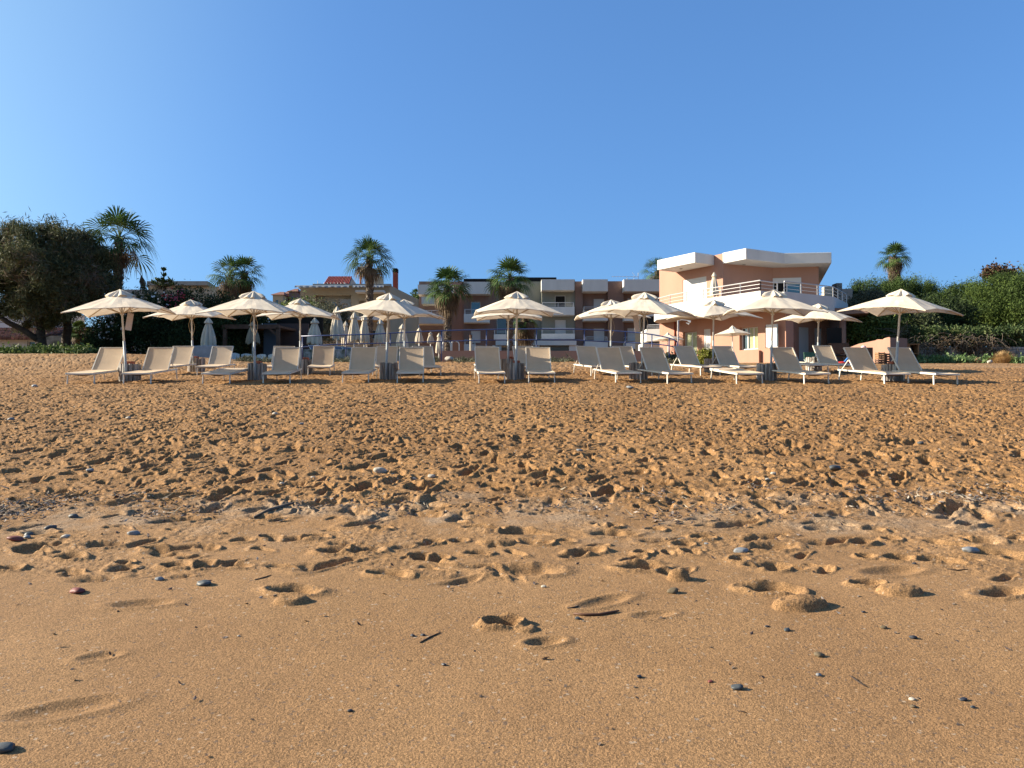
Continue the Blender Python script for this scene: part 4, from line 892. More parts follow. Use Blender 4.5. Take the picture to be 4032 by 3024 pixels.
# ------------------------------------------------------------------ vegetation
def fol(name, cols, big=.8, rough=.75, trans=.18):
    """leaf colours picked per leaf, drifting with the plant's own light and dark shoots"""
    m = bpy.data.materials.new(name); m.use_nodes = True; nt = m.node_tree; N, L = nt.nodes, nt.links; b = N['Principled BSDF']
    b.inputs['Roughness'].default_value = rough; b.inputs['Specular IOR Level'].default_value = .2
    g = N.new('ShaderNodeNewGeometry'); tc = N.new('ShaderNodeTexCoord'); nz = N.new('ShaderNodeTexNoise'); nz.inputs['Scale'].default_value = big; nz.inputs['Detail'].default_value = 3
    L.new(tc.outputs['Object'], nz.inputs[0]); a = N.new('ShaderNodeMath'); a.operation = 'MULTIPLY_ADD'; L.new(nz.outputs[0], a.inputs[0]); a.inputs[1].default_value = 1.7; a.inputs[2].default_value = -.62
    q = N.new('ShaderNodeMath'); q.operation = 'MULTIPLY_ADD'; L.new(g.outputs['Random Per Island'], q.inputs[0]); q.inputs[1].default_value = .55; L.new(a.outputs[0], q.inputs[2])
    cr = N.new('ShaderNodeValToRGB'); L.new(q.outputs[0], cr.inputs[0]); e = cr.color_ramp.elements
    while len(e) < len(cols): e.new(.5)
    for i, c in enumerate(cols): e[i].position = .08 + .84 * i / (len(cols) - 1); e[i].color = (*c, 1)
    L.new(cr.outputs[0], b.inputs['Base Color'])
    t = N.new('ShaderNodeBsdfTranslucent'); L.new(cr.outputs[0], t.inputs[0]); ms = N.new('ShaderNodeMixShader'); ms.inputs[0].default_value = trans
    L.new(b.outputs[0], ms.inputs[1]); L.new(t.outputs[0], ms.inputs[2]); L.new(ms.outputs[0], N['Material Output'].inputs[0]); return m
F_TAM = fol('tamarisk_leaf', [(.026, .034, .016), (.055, .066, .028), (.095, .105, .045), (.17, .125, .09)], .55)
F_OLE = fol('oleander_leaf', [(.010, .018, .007), (.022, .038, .013), (.045, .070, .022)], .9)
F_CON = fol('conifer_leaf', [(.018, .035, .010), (.040, .070, .016), (.080, .120, .028)], .7)
F_BIG = fol('tall_shrub_leaf', [(.015, .028, .009), (.045, .075, .016), (.11, .155, .032)], .45)
F_LIT = fol('light_shrub_leaf', [(.030, .055, .014), (.075, .115, .026), (.16, .19, .05)], .8)
F_GRY = fol('grey_shrub_leaf', [(.05, .055, .035), (.10, .105, .065), (.18, .17, .11)], .9)
F_BRN = fol('dry_vine_leaf', [(.05, .035, .025), (.10, .065, .04), (.06, .075, .03)], 1.2)
F_HED = fol('hedge_leaf', [(.018, .035, .012), (.045, .075, .022), (.13, .15, .06)], 1.5)
F_SUC = fol('succulent_leaf', [(.04, .08, .025), (.09, .15, .05), (.17, .22, .10)], 2.0)
F_DARKG = fol('shaded_cover_leaf', [(.015, .03, .01), (.05, .085, .02), (.15, .19, .06)], 1.2)
F_PALM = fol('palm_green', [(.022, .050, .014), (.05, .10, .025), (.12, .16, .045)], .8)
F_DEAD = fol('palm_dead', [(.075, .050, .032), (.15, .105, .065), (.24, .175, .11)], .9)
M['bark'] = mat('bark', (.075, .055, .04), .95, var=.5, scale=7, bump=.03, bscale=14)
M['palmbark'] = mat('palm_bark', (.22, .18, .14), .95, col2=(.07, .05, .035), scale=9, bump=.03, bscale=16, island=.35)
M['twig'] = mat('grey_twig', (.19, .15, .115), .95, var=.3, scale=5)
def leaf_mesh(name, pts, size, aspect, mt, parent, up=.0, jit=.4):
    n = len(pts); d = RN.normal(size=(n, 3)); d[:, 2] += up; d /= np.linalg.norm(d, axis=1)[:, None]
    e = RN.normal(size=(n, 3)); e -= d * (e * d).sum(1)[:, None]; e /= np.linalg.norm(e, axis=1)[:, None]
    L = size * (1 + jit * RN.uniform(-1, 1, n))[:, None]; w = L / aspect
    V = np.stack([pts - d * L * .5, pts + e * w * .5, pts + d * L * .5, pts - e * w * .5], 1).reshape(-1, 3)
    return np_mesh(name, V, np.arange(4 * n).reshape(-1, 4), mt, parent)
def clump_pts(ells, n, rc, shell=.55, flat=1.0, per=90):
    """ells: list of (centre, radii); leaves gather in clumps spread through the ellipsoids, denser near the surface"""
    out = []; vol = np.array([r[0] * r[1] * r[2] for c, r in ells]) ** .67; vol /= vol.sum()
    for (c, r), v in zip(ells, vol):
        k = int(n * v); nc = max(8, int(k / per)); u = RN.normal(size=(nc, 3)); u /= np.linalg.norm(u, axis=1)[:, None]
        rad = shell + (1.03 - shell) * RN.uniform(0, 1, nc) ** .6; cen = u * rad[:, None] * np.array(r)[None] + np.array(c)[None]
        idx = RN.randint(0, nc, k); sp = RN.uniform(.55, 1.35, nc)[idx][:, None]
        out.append(cen[idx] + RN.normal(size=(k, 3)) * rc * sp * np.array([1, 1, flat]))
    return np.concatenate(out)
def limb(m, a, b, r0, r1, bend=.12, n=5, sd=0):
    rr = random.Random(sd); a, b = Vector(a), Vector(b); L = (b - a).length; pts = []
    for i in range(n + 1):
        t = i / n; pts.append(a + (b - a) * t + Vector((rr.uniform(-1, 1), rr.uniform(-1, 1), rr.uniform(-.5, .5))) * bend * L * .3 * math.sin(math.pi * t))
    m.tube(pts, [r0 + (r1 - r0) * i / n for i in range(n + 1)], 7); return pts
def foliage_thing(name, label, cat, ells, n, rc, size, aspect, mt, trunk=None, group=None, part='crown', up=0, shell=.55, base_pt=None, per=90):
    c0 = base_pt or (ells[0][0][0], ells[0][0][1], gz(ells[0][0][0], ells[0][0][1]))
    root = thing(name, label, cat, (0, 0, 0), 0, group)
    leaf_mesh(part, clump_pts(ells, n, rc, shell, per=per), size, aspect, mt, root, up)
    m = MB(); sd = len(label)
    if trunk:
        for (a, b, r0, r1) in trunk: limb(m, a, b, r0, r1, sd=sd); sd += 1
    else:
        b = (ells[0][0][0], ells[0][0][1], c0[2] - .1)
        for i, (c, r) in enumerate(ells[:6]): limb(m, b, (c[0], c[1], c[2] + r[2] * .3), .10, .03, sd=sd + i)
    m.build('trunk' if trunk else 'stems', M['bark'], root, smooth=True)
    return root
def W3(px, py, Y): p = P(px, py, Y); return (p.x, p.y, p.z)
def ell(px, py, Y, wpx, hpx, dep=None):
    """ellipsoid covering wpx x hpx (full sizes in photograph pixels) at distance Y"""
    a, b = wpx / 2 / FPX * Y, hpx / 2 / FPX * Y; return (W3(px, py, Y), (a, dep or (a + b) * .5, b))
# tamarisks
YT = 35.0
g1 = W3(168, 1385, YT)
t1 = [(g1, W3(160, 1300, YT), .24, .19), (W3(165, 1345, YT), W3(-5, 1245, YT - .5), .16, .11), (W3(-5, 1245, YT - .5), W3(-40, 1130, YT), .11, .05), (W3(160, 1300, YT), W3(110, 1040, YT), .14, .05), (W3(160, 1300, YT), W3(200, 1000, YT + .4), .14, .04),
      (W3(166, 1250, YT), W3(60, 1110, YT - .6), .09, .03), (W3(168, 1200, YT), W3(250, 1080, YT - .5), .08, .03), (W3(175, 1180, YT), W3(330, 1180, YT), .07, .03), (W3(160, 1345, YT), W3(118, 1370, YT - .4), .04, .02), (W3(150, 1330, YT), W3(210, 1318, YT - .4), .03, .02)]
foliage_thing('tamarisk_tree', 'large dark feathery tamarisk tree with leaning branches, at the left edge', 'tree',
    [ell(60, 960, YT, 170, 150), ell(175, 940, YT - .5, 190, 150), ell(20, 1060, YT - .5, 190, 200), ell(150, 1060, YT - 1, 240, 210), ell(250, 1050, YT, 200, 220), ell(60, 1180, YT, 230, 170), ell(210, 1180, YT - .5, 240, 160), ell(-60, 1080, YT, 160, 250), ell(140, 1250, YT, 260, 90), ell(-60, 1000, YT, 160, 160), ell(215, 905, YT, 90, 80)],
    66000, .21, .26, 8, F_TAM, t1, 'tamarisk trees on the left', up=.35, per=230, shell=.35)
g2_ = W3(264, 1398, YT + 1)
t2 = [(g2_, W3(264, 1230, YT + 1), .22, .17), (W3(264, 1230, YT + 1), W3(330, 1020, YT + 1), .15, .05), (W3(264, 1220, YT + 1), W3(230, 1060, YT + 1), .13, .05), (W3(268, 1190, YT + 1), W3(390, 1130, YT + 1), .09, .03)]
foliage_thing('tamarisk_tree', 'second dark tamarisk tree with straight trunk and pinkish tips, beside the tall palm', 'tree',
    [ell(310, 955, YT + 1, 110, 120), ell(330, 1040, YT + 1, 200, 190), ell(290, 1130, YT + .5, 230, 180), ell(370, 1110, YT + 1, 140, 180), ell(285, 1210, YT + 1, 190, 100), ell(365, 1030, YT + 1, 80, 90)],
    38000, .21, .26, 8, F_TAM, t2, 'tamarisk trees on the left', up=.35, per=230, shell=.35)
# oleander hedge with a few pale flowers
YO = 37.0
ho = foliage_thing('oleander_hedge', 'long dark oleander hedge with scattered white and pink flowers, behind the left parasols', 'hedge',
    [ell(475, 1300, YO, 190, 130, 1.2), ell(430, 1330, YO - .6, 170, 150, 1), ell(600, 1240, YO, 220, 190, 1.4), ell(590, 1350, YO, 260, 150, 1.4), ell(760, 1240, YO + .3, 230, 190, 1.4), ell(750, 1350, YO, 240, 150, 1.4), ell(900, 1260, YO + .6, 190, 190, 1.4), ell(890, 1360, YO + .6, 200, 130, 1.2), ell(985, 1280, YO + 1.5, 130, 120, 1), ell(380, 1370, YO - .8, 120, 90, .8), ell(1040, 1260, YO + 2.5, 100, 80, 1)],
    72000, .20, .15, 3.6, F_OLE, [(W3(480, 1420, YO), W3(480, 1250, YO), .06, .03), (W3(760, 1420, YO), W3(760, 1250, YO), .06, .03)], part='foliage', up=.3, shell=.35)
fp = clump_pts([ell(420, 1290, YO - 1.1, 120, 110, .3), ell(620, 1185, YO - 1.0, 150, 50, .3), ell(1045, 1240, YO + 1.6, 70, 60, .3)], 130, .25)
leaf_mesh('white_flowers', fp, .13, 1.2, mat('white_petal', (.75, .72, .68), .8), ho)['kind'] = 'stuff'
leaf_mesh('pink_flowers', clump_pts([ell(690, 1170, YO - 1.0, 90, 20, .25)], 110, .22), .10, 1.2, mat('pink_petal', (.42, .08, .12), .8), ho)['kind'] = 'stuff'
# shrubs between the hedge and the beige house
foliage_thing('grey_green_shrub', 'grey green shrub behind the closed parasols, left of the beige house balcony', 'shrub', [ell(1230, 1290, 58, 200, 110), ell(1290, 1260, 60, 150, 110)], 14000, .3, .26, 4, F_GRY, part='foliage')
foliage_thing('green_tree', 'rounded green tree over the shed roof, right of the oleander hedge', 'tree', [ell(1145, 1265, 64, 140, 100), ell(1190, 1240, 66, 120, 80)], 12000, .35, .28, 3, F_LIT, part='crown')
foliage_thing('dark_tree', 'dark bare-looking tree behind the grey green shrub beside the beige house', 'tree', [ell(1270, 1235, 70, 200, 60)], 7000, .4, .25, 6, F_BRN, part='crown')
foliage_thing('distant_tree', 'small distant green tree between beige house and apartment block', 'tree', [ell(1656, 1190, 120, 50, 60)], 1800, .4, .6, 3, F_CON)
# right hand side
for i, (px, pt, w, lb) in enumerate(((3382, 1112, 60, 'dark upright cypress beside the stone pillar, leftmost of the row'), (3432, 1106, 62, 'dark upright cypress left of the tall skirted palm'), (3490, 1100, 66, 'upright green cypress directly below the tall skirted palm'),
        (3545, 1098, 64, 'upright green cypress right below the skirted palm'), (3595, 1094, 62, 'tallest bright upright cypress right of the skirted palm'), (3652, 1110, 66, 'upright cypress behind the rightmost parasol cap'), (3345, 1150, 70, 'low dark cypress next to the grey block building'), (3712, 1150, 76, 'rightmost cypress where the tree line dips'))):
    Y = 55 + (i % 3); foliage_thing('cypress_tree', lb, 'tree', [ell(px, (pt + 1215) / 2, Y, w * .72, 1215 - pt), ell(px, 1235, Y, w * 1.35, 110), ell(px + random.uniform(-16, 16), pt + 45 + random.uniform(0, 20), Y, w * .62, 70)], 15000, .22, .17, 5, F_CON, [(W3(px, 1440, Y), W3(px, pt + 30, Y), .16, .04)], 'row of cypress trees behind the rightmost parasol', up=.8)
for (px, pt, w, pb, Y, lb) in ((3800, 1118, 230, 1310, 50, 'large bushy green tree starting right of the dip in the tree line'), (3925, 1090, 240, 1310, 49, 'large bushy green tree in the middle of the right mass, below the reddish crown'), (4060, 1062, 240, 1320, 48, 'large bushy green tree cut by the right edge of the picture')):
    h = pb - pt; foliage_thing('bushy_tree', lb, 'tree', [ell(px, pt + h * .25, Y, w * .62, h * .5), ell(px - w * .25, pt + h * .42, Y - .5, w * .6, h * .5), ell(px + w * .25, pt + h * .38, Y - .5, w * .6, h * .5), ell(px, pt + h * .62, Y - 1, w * .95, h * .5), ell(px - w * .2, pt + h * .8, Y, w * .7, h * .4), ell(px + w * .25, pt + h * .8, Y, w * .7, h * .4)],
        56000, .24, .17, 5, F_BIG, [(W3(px, 1430, Y), W3(px, pt + h * .4, Y), .25, .08)], 'bushy trees at the right edge', up=.7)
foliage_thing('reddish_tree', 'sparse reddish brown crown poking above the bushy trees on the right', 'tree', [ell(3930, 1085, 52, 110, 46), ell(3975, 1100, 52, 80, 60)], 3800, .22, .22, 2, fol('reddish_leaf', [(.05, .03, .02), (.11, .06, .035), (.07, .06, .03)], .8), [(W3(3950, 1400, 52), W3(3950, 1090, 52), .15, .04), (W3(3950, 1130, 52), W3(3895, 1072, 52), .05, .01), (W3(3950, 1130, 52), W3(3978, 1062, 52), .04, .01)])
foliage_thing('dark_bush', 'very dark bush mass behind the rightmost parasol canopy', 'shrub', [ell(3690, 1250, 46, 280, 150, 1.5), ell(3540, 1230, 47, 240, 120, 1.5)], 26000, .25, .2, 4, F_OLE, part='foliage', shell=.3)
foliage_thing('pale_bush', 'rounded pale olive bush showing above the rightmost parasol left side', 'shrub', [ell(3430, 1188, 44, 110, 60, .8), ell(3390, 1210, 44, 90, 60, .8)], 9000, .18, .17, 3, F_GRY, part='foliage', up=.6)
foliage_thing('green_bush', 'bright green leafy bush hanging over the pink garden wall', 'shrub', [ell(3420, 1290, 41.5, 170, 130, 1.2), ell(3500, 1285, 41.5, 160, 130, 1.2), ell(3380, 1320, 41, 90, 90, .8), ell(3460, 1335, 41, 120, 50, .8), ell(3545, 1265, 42, 120, 90, 1)], 30000, .17, .16, 2.2, F_LIT, part='foliage', up=.3, shell=.4)
dv = foliage_thing('dry_bush', 'tangled half dry bush with bare pale branches behind the rightmost parasol pole', 'shrub', [ell(3600, 1290, 41, 170, 130, 1), ell(3640, 1330, 40.5, 180, 90, .9), ell(3580, 1330, 40.5, 130, 80, .8)], 17000, .18, .15, 2.5, fol('half_dry_leaf', [(.03, .04, .018), (.07, .085, .035), (.14, .13, .07)], 1), part='foliage', shell=.3)
YWL = 38.6
foliage_thing('clipped_hedge', 'long leafy hedge along the top of the grey block wall', 'hedge', [ell(3660 + k * 62, 1328 + (k % 2) * 4, YWL + .8, 110, 72, .8) for k in range(8)], 40000, .12, .13, 2.0, F_HED, [(W3(3700, 1430, YWL + .8), W3(3700, 1330, YWL + .8), .05, .03), (W3(4000, 1430, YWL + .8), W3(4000, 1330, YWL + .8), .05, .03)], part='foliage', up=.4, shell=.3)
vn = thing('dry_vine', 'tangle of bare brown vine stems drooping over the grey block wall', 'vine'); m = MB(); rr = random.Random(3)
for k in range(95):
    px = rr.uniform(3600, 3990); p = Vector(W3(px, rr.uniform(1318, 1368), YWL - .1 - rr.random() * .35)); pts = [p]; v = Vector((rr.uniform(-1, 1), -.15, rr.uniform(-.2, .8))) * .14
    for q in range(9): v = v + Vector((rr.uniform(-.06, .06), rr.uniform(-.02, .02), -.028)); p = p + v; p.y = min(p.y, YWL - .05) if p.z < E + 2.65 else p.y; pts.append(p.copy())
    m.tube(pts, [.012] * 5 + [.008] * 5, 4, caps=False)
m.build('stems', M['twig'], vn)
leaf_mesh('dry_leaves', clump_pts([ell(3740, 1360, YWL - .3, 260, 50, .15), ell(3880, 1375, YWL - .3, 160, 70, .12)], 2600, .14), .09, 1.8, F_BRN, vn)
m = MB()
for k in range(60):
    px = rr.uniform(3520, 3700); p = Vector(W3(px, rr.uniform(1300, 1345), 40.0)); v = Vector((rr.uniform(-1, 1), -.1, rr.uniform(.2, 1))) * .16; pts = [p]
    for q in range(7): v = v + Vector((rr.uniform(-.08, .08), rr.uniform(-.03, .03), -.02)); p = p + v; pts.append(p.copy())
    m.tube(pts, [.016 - .0015 * q for q in range(8)], 4, caps=False)
m.build('bare_branches', M['twig'], dv)
# block wall
bm_ = bpy.data.materials.new('block_wall'); bm_.use_nodes = True; nt = bm_.node_tree; N_, L_ = nt.nodes, nt.links; b_ = N_['Principled BSDF']; b_.inputs['Roughness'].default_value = .95
tc_ = N_.new('ShaderNodeTexCoord'); mp_ = N_.new('ShaderNodeMapping'); mp_.inputs['Rotation'].default_value = (R(90), 0, 0); L_.new(tc_.outputs['Object'], mp_.inputs[0])
bt = N_.new('ShaderNodeTexBrick'); L_.new(mp_.outputs[0], bt.inputs[0]); bt.inputs['Scale'].default_value = 1; bt.inputs['Brick Width'].default_value = .42; bt.inputs['Row Height'].default_value = .21; bt.inputs['Mortar Size'].default_value = .012
bt.inputs['Color1'].default_value = (.25, .24, .22, 1); bt.inputs['Color2'].default_value = (.19, .18, .17, 1); bt.inputs['Mortar'].default_value = (.05, .045, .04, 1)
nz_ = N_.new('ShaderNodeTexNoise'); nz_.inputs['Scale'].default_value = 3; nz_.inputs['Detail'].default_value = 8; L_.new(tc_.outputs['Object'], nz_.inputs[0]); mx_ = N_.new('ShaderNodeMixRGB'); mx_.blend_type = 'MULTIPLY'; mx_.inputs[0].default_value = .9
mr_ = N_.new('ShaderNodeMapRange'); L_.new(nz_.outputs[0], mr_.inputs[0]); mr_.inputs[1].default_value = .3; mr_.inputs[2].default_value = .7; mr_.inputs[3].default_value = .5; mr_.inputs[4].default_value = 1.5
L_.new(bt.outputs[0], mx_.inputs[1]); L_.new(mr_.outputs[0], mx_.inputs[2]); L_.new(mx_.outputs[0], b_.inputs['Base Color'])
xa, xb = X(3612, YWL), X(4200, YWL); tag(MB().box((0, 0, 0), (xb - xa, .2, 1.5)).build('block_wall', bm_, None), 'long grey concrete block wall at the far right, dry vines hanging on it', 'wall').location = ((xa + xb) / 2, YWL + .1, Zp(1366, YWL) - .75)
# pink garden wall, sloping top
gw = thing('garden_wall', 'pink plastered garden wall with sloping top, behind the wooden crates', 'wall'); Yw = 35.6
pa, pb, pc_ = P(3345, 1352, Yw + 1.6), P(3503, 1312, Yw), P(3503, 1432, Yw)
n_ = MB(); A = Vector((pa.x, Yw + 1.6, 0)); B = Vector((pb.x, Yw, 0)); tt = .25
prof = [(0, Zp(1370, Yw + 1.6)), (.30, Zp(1352, Yw + 1.1)), (.72, Zp(1338, Yw + .4)), (.74, Zp(1336, Yw + .4)), (.88, Zp(1337, Yw + .2)), (.93, Zp(1330, Yw)), (1.0, Zp(1327, Yw))]
vs = []; fs = []
for t, z in prof:
    q = A + (B - A) * t
    for dy in (0, tt): vs += [(q.x, q.y + dy, E + 1.4), (q.x, q.y + dy, z)]
for i in range(len(prof) - 1):
    a0 = i * 4; fs += [(a0, a0 + 4, a0 + 5, a0 + 1), (a0 + 2, a0 + 3, a0 + 7, a0 + 6), (a0 + 1, a0 + 5, a0 + 7, a0 + 3)]
fs += [(0, 1, 3, 2), (len(vs) - 4, len(vs) - 2, len(vs) - 1, len(vs) - 3)]
n_.add(vs, fs); n_.build('wall', M['pink'], gw)
q0, q1 = P(3503, 1329, Yw), P(3568, 1329, Yw + .6)
MB().prism([(q0.x, Yw - .05), (q1.x, Yw + .5), (q1.x, Yw + .8), (q0.x, Yw + .3)], E + 1.4, Zp(1329, Yw)).build('wall_end', M['brown'], gw)
# ground cover, grass, small plants
def cover(name, label, pts, n, size, aspect, mt, kind='stuff', up=1.2, sp=.22, hgt=.12):
    out = []
    for (px, py, Y, w) in pts:
        c = P(px, py, Y); k = int(n * w / sum(q[3] for q in pts)); x = c.x + RN.uniform(-.5, .5, k) * w / FPX * Y; y = Y + RN.normal(size=k) * sp; z = base(x, y) + np.abs(RN.normal(size=k)) * hgt * (.6 + .4 * np.sin(x * 5) ** 2); out.append(np.stack([x, y, z], 1))
    o = leaf_mesh(name, np.concatenate(out), size, aspect, mt, None, up); tag(o, label, 'ground cover', kind=kind); return o
cover('succulent_cover', 'green succulent ground cover along the foot of the grey block wall', [(3660, 1450, 36.2, 110), (3740, 1450, 36.2, 110), (3810, 1452, 36.2, 60), (3900, 1440, 36.6, 60), (4010, 1450, 35.6, 70)], 9000, .13, 2.2, F_SUC, hgt=.15)
cover('leafy_cover', 'leafy sunlit ground cover on the shaded dune under the tamarisk trees', [(190, 1385, 33.6, 90), (260, 1395, 33.2, 120), (330, 1415, 32.5, 90), (60, 1385, 34, 190)], 9000, .15, 1.9, F_DARKG, hgt=.16, sp=.35)
cover('dune_scrub', 'sparse dry grey scrub on the sand under the low pink wall', [(1700, 1420, 31.2, 60), (1850, 1420, 31.2, 130), (2180, 1420, 31.4, 160), (1330, 1420, 31.0, 160), (2640, 1430, 30.6, 90), (1000, 1430, 30.5, 130)], 3800, .20, 8, F_GRY, hgt=.09, sp=.25)
def tuft(px, py, Y, w, h, n, mt, label, name, cat, wd=.012, spread=.8):
    c = P(px, py, Y); g = gz(c.x, Y); root = thing(name, label, cat, (c.x, Y, g)); V = []; F = []; rr = random.Random(int(px))
    for k in range(n):
        a = rr.uniform(0, 6.283); sp = rr.random() ** .6; r = sp * w / 2 * spread; L = h * rr.uniform(.7, 1.05) * (math.sqrt(1 - .85 * sp * sp) if wd < .01 else 1); bx, by = r * (.8 if wd < .01 else .45) * math.cos(a), r * (.8 if wd < .01 else .45) * math.sin(a); q = Vector((-math.sin(a), math.cos(a), 0)) * wd
        p0 = Vector((bx, by, -.02)); p1 = Vector((bx + r * .3 * math.cos(a), by + r * .3 * math.sin(a), L * .62 * (1 - .2 * sp))); p2 = Vector((bx + r * math.cos(a), by + r * math.sin(a), L * (1 - .55 * sp * sp)))
        i = len(V); V += [p0 - q, p0 + q, p1 + q * .8, p1 - q * .8, p2]; F += [(i, i + 1, i + 2, i + 3), (i + 3, i + 2, i + 4)]
    MB().add(V, F).build('blades', mt, root); return root
tuft(3952, 1452, 36.0, 1.0, .62, 2600, fol('straw', [(.32, .20, .09), (.48, .32, .15), (.62, .44, .24)], 2), 'rounded clump of dry golden straw grass before the grey block wall', 'dry_grass_clump', 'grass', .006, 1.0)
for (px, Y, w, h, lb) in ((1825, 31.3, .55, .28, 'small spiky grey green plant below the blue railing, left of the middle parasol'), (1715, 31.2, .5, .3, 'small dry spiky plant at the left end of the low pink wall'), (2180, 31.5, .5, .25, 'small wispy plant on the sand before the low pink wall, right of the middle parasol'), (965, 30.5, .5, .3, 'small grey spiky plant behind the flat front lounger'), (985, 30.7, .4, .28, 'small pale spiky plant left of the pergola chairs')):
    tuft(px, 1430, Y, w, h, 90, F_GRY, lb, 'spiky_plant', 'plant', .014)
for (px, Y, lb) in ((2625, 31.0, 'low grey succulent plant under the right end of the blue railing'), (2680, 30.2, 'low grey green succulent beside the turned back row lounger')):
    c = P(px, 1430, Y); foliage_thing('succulent_plant', lb, 'plant', [((c.x, Y, gz(c.x, Y) + .12), (.42, .25, .16))], 900, .06, .13, 2, F_GRY, part='leaves')
c = P(2782, 1400, 29.0); foliage_thing('round_bush', 'small round yellow green bush behind the dark log table', 'shrub', [((c.x, 29, P(2782, 1408, 29).z), (.36, .3, .30))], 5200, .05, .055, 1.6, fol('yellow_green_leaf', [(.06, .07, .012), (.17, .18, .03), (.30, .29, .06)], 5), [((c.x, 29, gz(c.x, 29) - .05), (c.x, 29, P(2782, 1415, 29).z), .03, .015)], shell=.75)
# palms
def frond(m, o, az, el, Lp, Lb, rr, droop=.25, nl=21, wl=.034, hang=.25):
    d = Vector((math.cos(az) * math.cos(el), math.sin(az) * math.cos(el), math.sin(el))); s = Vector((-math.sin(az), math.cos(az), 0)); tip = o + d * Lp + Vector((0, 0, -droop * Lp * .35))
    d2 = (d + Vector((0, 0, -droop))).normalized(); s = (s + Vector((0, 0, rr.uniform(-.5, .5)))).normalized(); s = (s - d2 * s.dot(d2)).normalized(); nrm = d2.cross(s)
    m.tube([o, o + d * Lp * .6, tip], [.022, .016, .012], 4, caps=False)
    V = []; F = []
    for k in range(nl):
        t = (k + .5) / nl * 2 - 1; a = t * R(100); ll = Lb * (1 - .28 * abs(t) ** 2) * rr.uniform(.88, 1.05); dr = (d2 * math.cos(a) + s * math.sin(a) + nrm * (.16 * (1 if k % 2 else -1) * .5)).normalized()
        q = (d2 * -math.sin(a) + s * math.cos(a)) * wl; p1 = tip + dr * ll * .55; p2 = tip + dr * ll * .8 + Vector((0, 0, -hang * ll * .10)); p3 = tip + dr * ll + Vector((0, 0, -hang * ll * .42)); i = len(V)
        V += [tip, p1 - q, p1 + q, p2 - q * .5, p2 + q * .5, p3]; F += [(i, i + 1, i + 2), (i + 1, i + 3, i + 4, i + 2), (i + 3, i + 5, i + 4)]
    m.add(V, F)
def palm(px, py, Y, rad_px, base_py, r_trunk, label, seed, ng=26, nd=14, skirt=0, lean=0, group='fan palms', green_lo=-25, bark=None):
    c = P(px, py, Y); Rr = 1.13 * rad_px / FPX * Y; bz = P(px, base_py, Y).z; rr = random.Random(seed)
    root = thing('fan_palm', label, 'palm tree', (0, 0, 0), 0, group); bx = c.x + lean
    m = MB(); n = max(12, int((c.z - bz) / .09)); V = []
    pts = [Vector((bx + (c.x - bx) * (i / n) ** 1.3, Y, bz + (c.z - bz) * i / n)) for i in range(n + 1)]; m.tube(pts, [r_trunk * (1.25 - .3 * min(1, i / n * 3)) * (1 + .10 * (i % 2)) for i in range(n + 1)], 12); H = c.z - bz
    nb = int(H / .075 * 7); 
    for k in range(nb):       # old leaf bases
        t = rr.random() ** .9; z = bz + H * t; a = rr.uniform(0, 6.283); x = bx + (c.x - bx) * t ** 1.3; q = Vector((math.cos(a), math.sin(a), 0)); r0 = r_trunk * 1.02; L = .13 + .10 * t
        m.bar(Vector((x, Y, z)) + q * r0 * .85, Vector((x, Y, z + L)) + q * (r0 + .05 + .05 * t), .05, .014)
    m.build('trunk', bark or M['palmbark'], root)
    g = MB(); d = MB(); o = Vector((c.x, Y, c.z))
    for k in range(ng):
        t = (k + .5) / ng; el = R(88 - (88 - green_lo) * t ** .85 + rr.uniform(-8, 8)); az = k * 2.39996 + rr.uniform(-.3, .3)
        frond(g, o + Vector((0, 0, .1)), az, el, Rr * (.46 + .14 * t) * rr.uniform(.8, 1.15), Rr * .56 * rr.uniform(.85, 1.12), rr, .10 + .35 * t, hang=.35 + .9 * t)
    for k in range(nd):
        el = R(rr.uniform(-75, -22)); az = k * 2.39996 + rr.uniform(-.4, .4); frond(d, o, az, el, Rr * .42 * rr.uniform(.7, 1.1), Rr * .45 * rr.uniform(.8, 1.15), rr, .9, wl=.03, hang=1.5)
    if skirt:
        for k in range(int(70 * skirt)):
            z = c.z - rr.random() * skirt * Rr; az = rr.uniform(0, 6.283); frond(d, Vector((c.x, Y, z)), az, R(-70), .35, .75, rr, 1.4, nl=12, wl=.035, hang=1.6)
    g.build('green_fronds', F_PALM, root)
    if nd or skirt: d.build('dead_fronds', F_DEAD, root)
    return root
palm(470, 945, 37.5, 128, 1420, .15, 'tallest fan palm at the left, beside the tamarisk, with one dead leaf hanging down', 21, 25, 9)
dm = MB(); rr = random.Random(8); o = Vector(W3(520, 1035, 37.5)); dm.tube([o, Vector(W3(545, 1070, 37.5)), Vector(W3(556, 1085, 37.5))], .014, 4)
for k in range(46):
    a = rr.uniform(0, 6.28); dm.tube([Vector(W3(556, 1083, 37.5)), Vector(W3(560 + rr.uniform(-12, 14), 1110, 37.5 + rr.uniform(-.12, .12))), Vector(W3(566 + rr.uniform(-16, 14), rr.uniform(1135, 1158), 37.5 + rr.uniform(-.15, .15)))], .010, 3, caps=False)
dl_ = dm.build('hanging_dead_frond', F_DEAD, bpy.data.objects['fan_palm'])
palm(905, 1092, 54, 78, 1400, .2, 'squat fan palm with several brown trunks behind the dark hedge, left stem', 31, 20, 12, skirt=.5)
palm(962, 1080, 55, 78, 1400, .2, 'squat fan palm behind the dark hedge, right stem with the tallest leaf', 32, 20, 12, skirt=.5)
palm(1455, 1022, 50, 92, 1440, .20, 'tall fan palm before the beige house and left of the red chimney', 33, 28, 13)
palm(1764, 1135, 45, 86, 1440, .17, 'fan palm with brown skirt before the left end of the apartment block', 34, 29, 14, skirt=.35)
palm(2008, 1100, 45, 90, 1440, .15, 'bushy fan palm with yellow leaves rising behind the middle parasol', 35, 28, 16, skirt=.15)
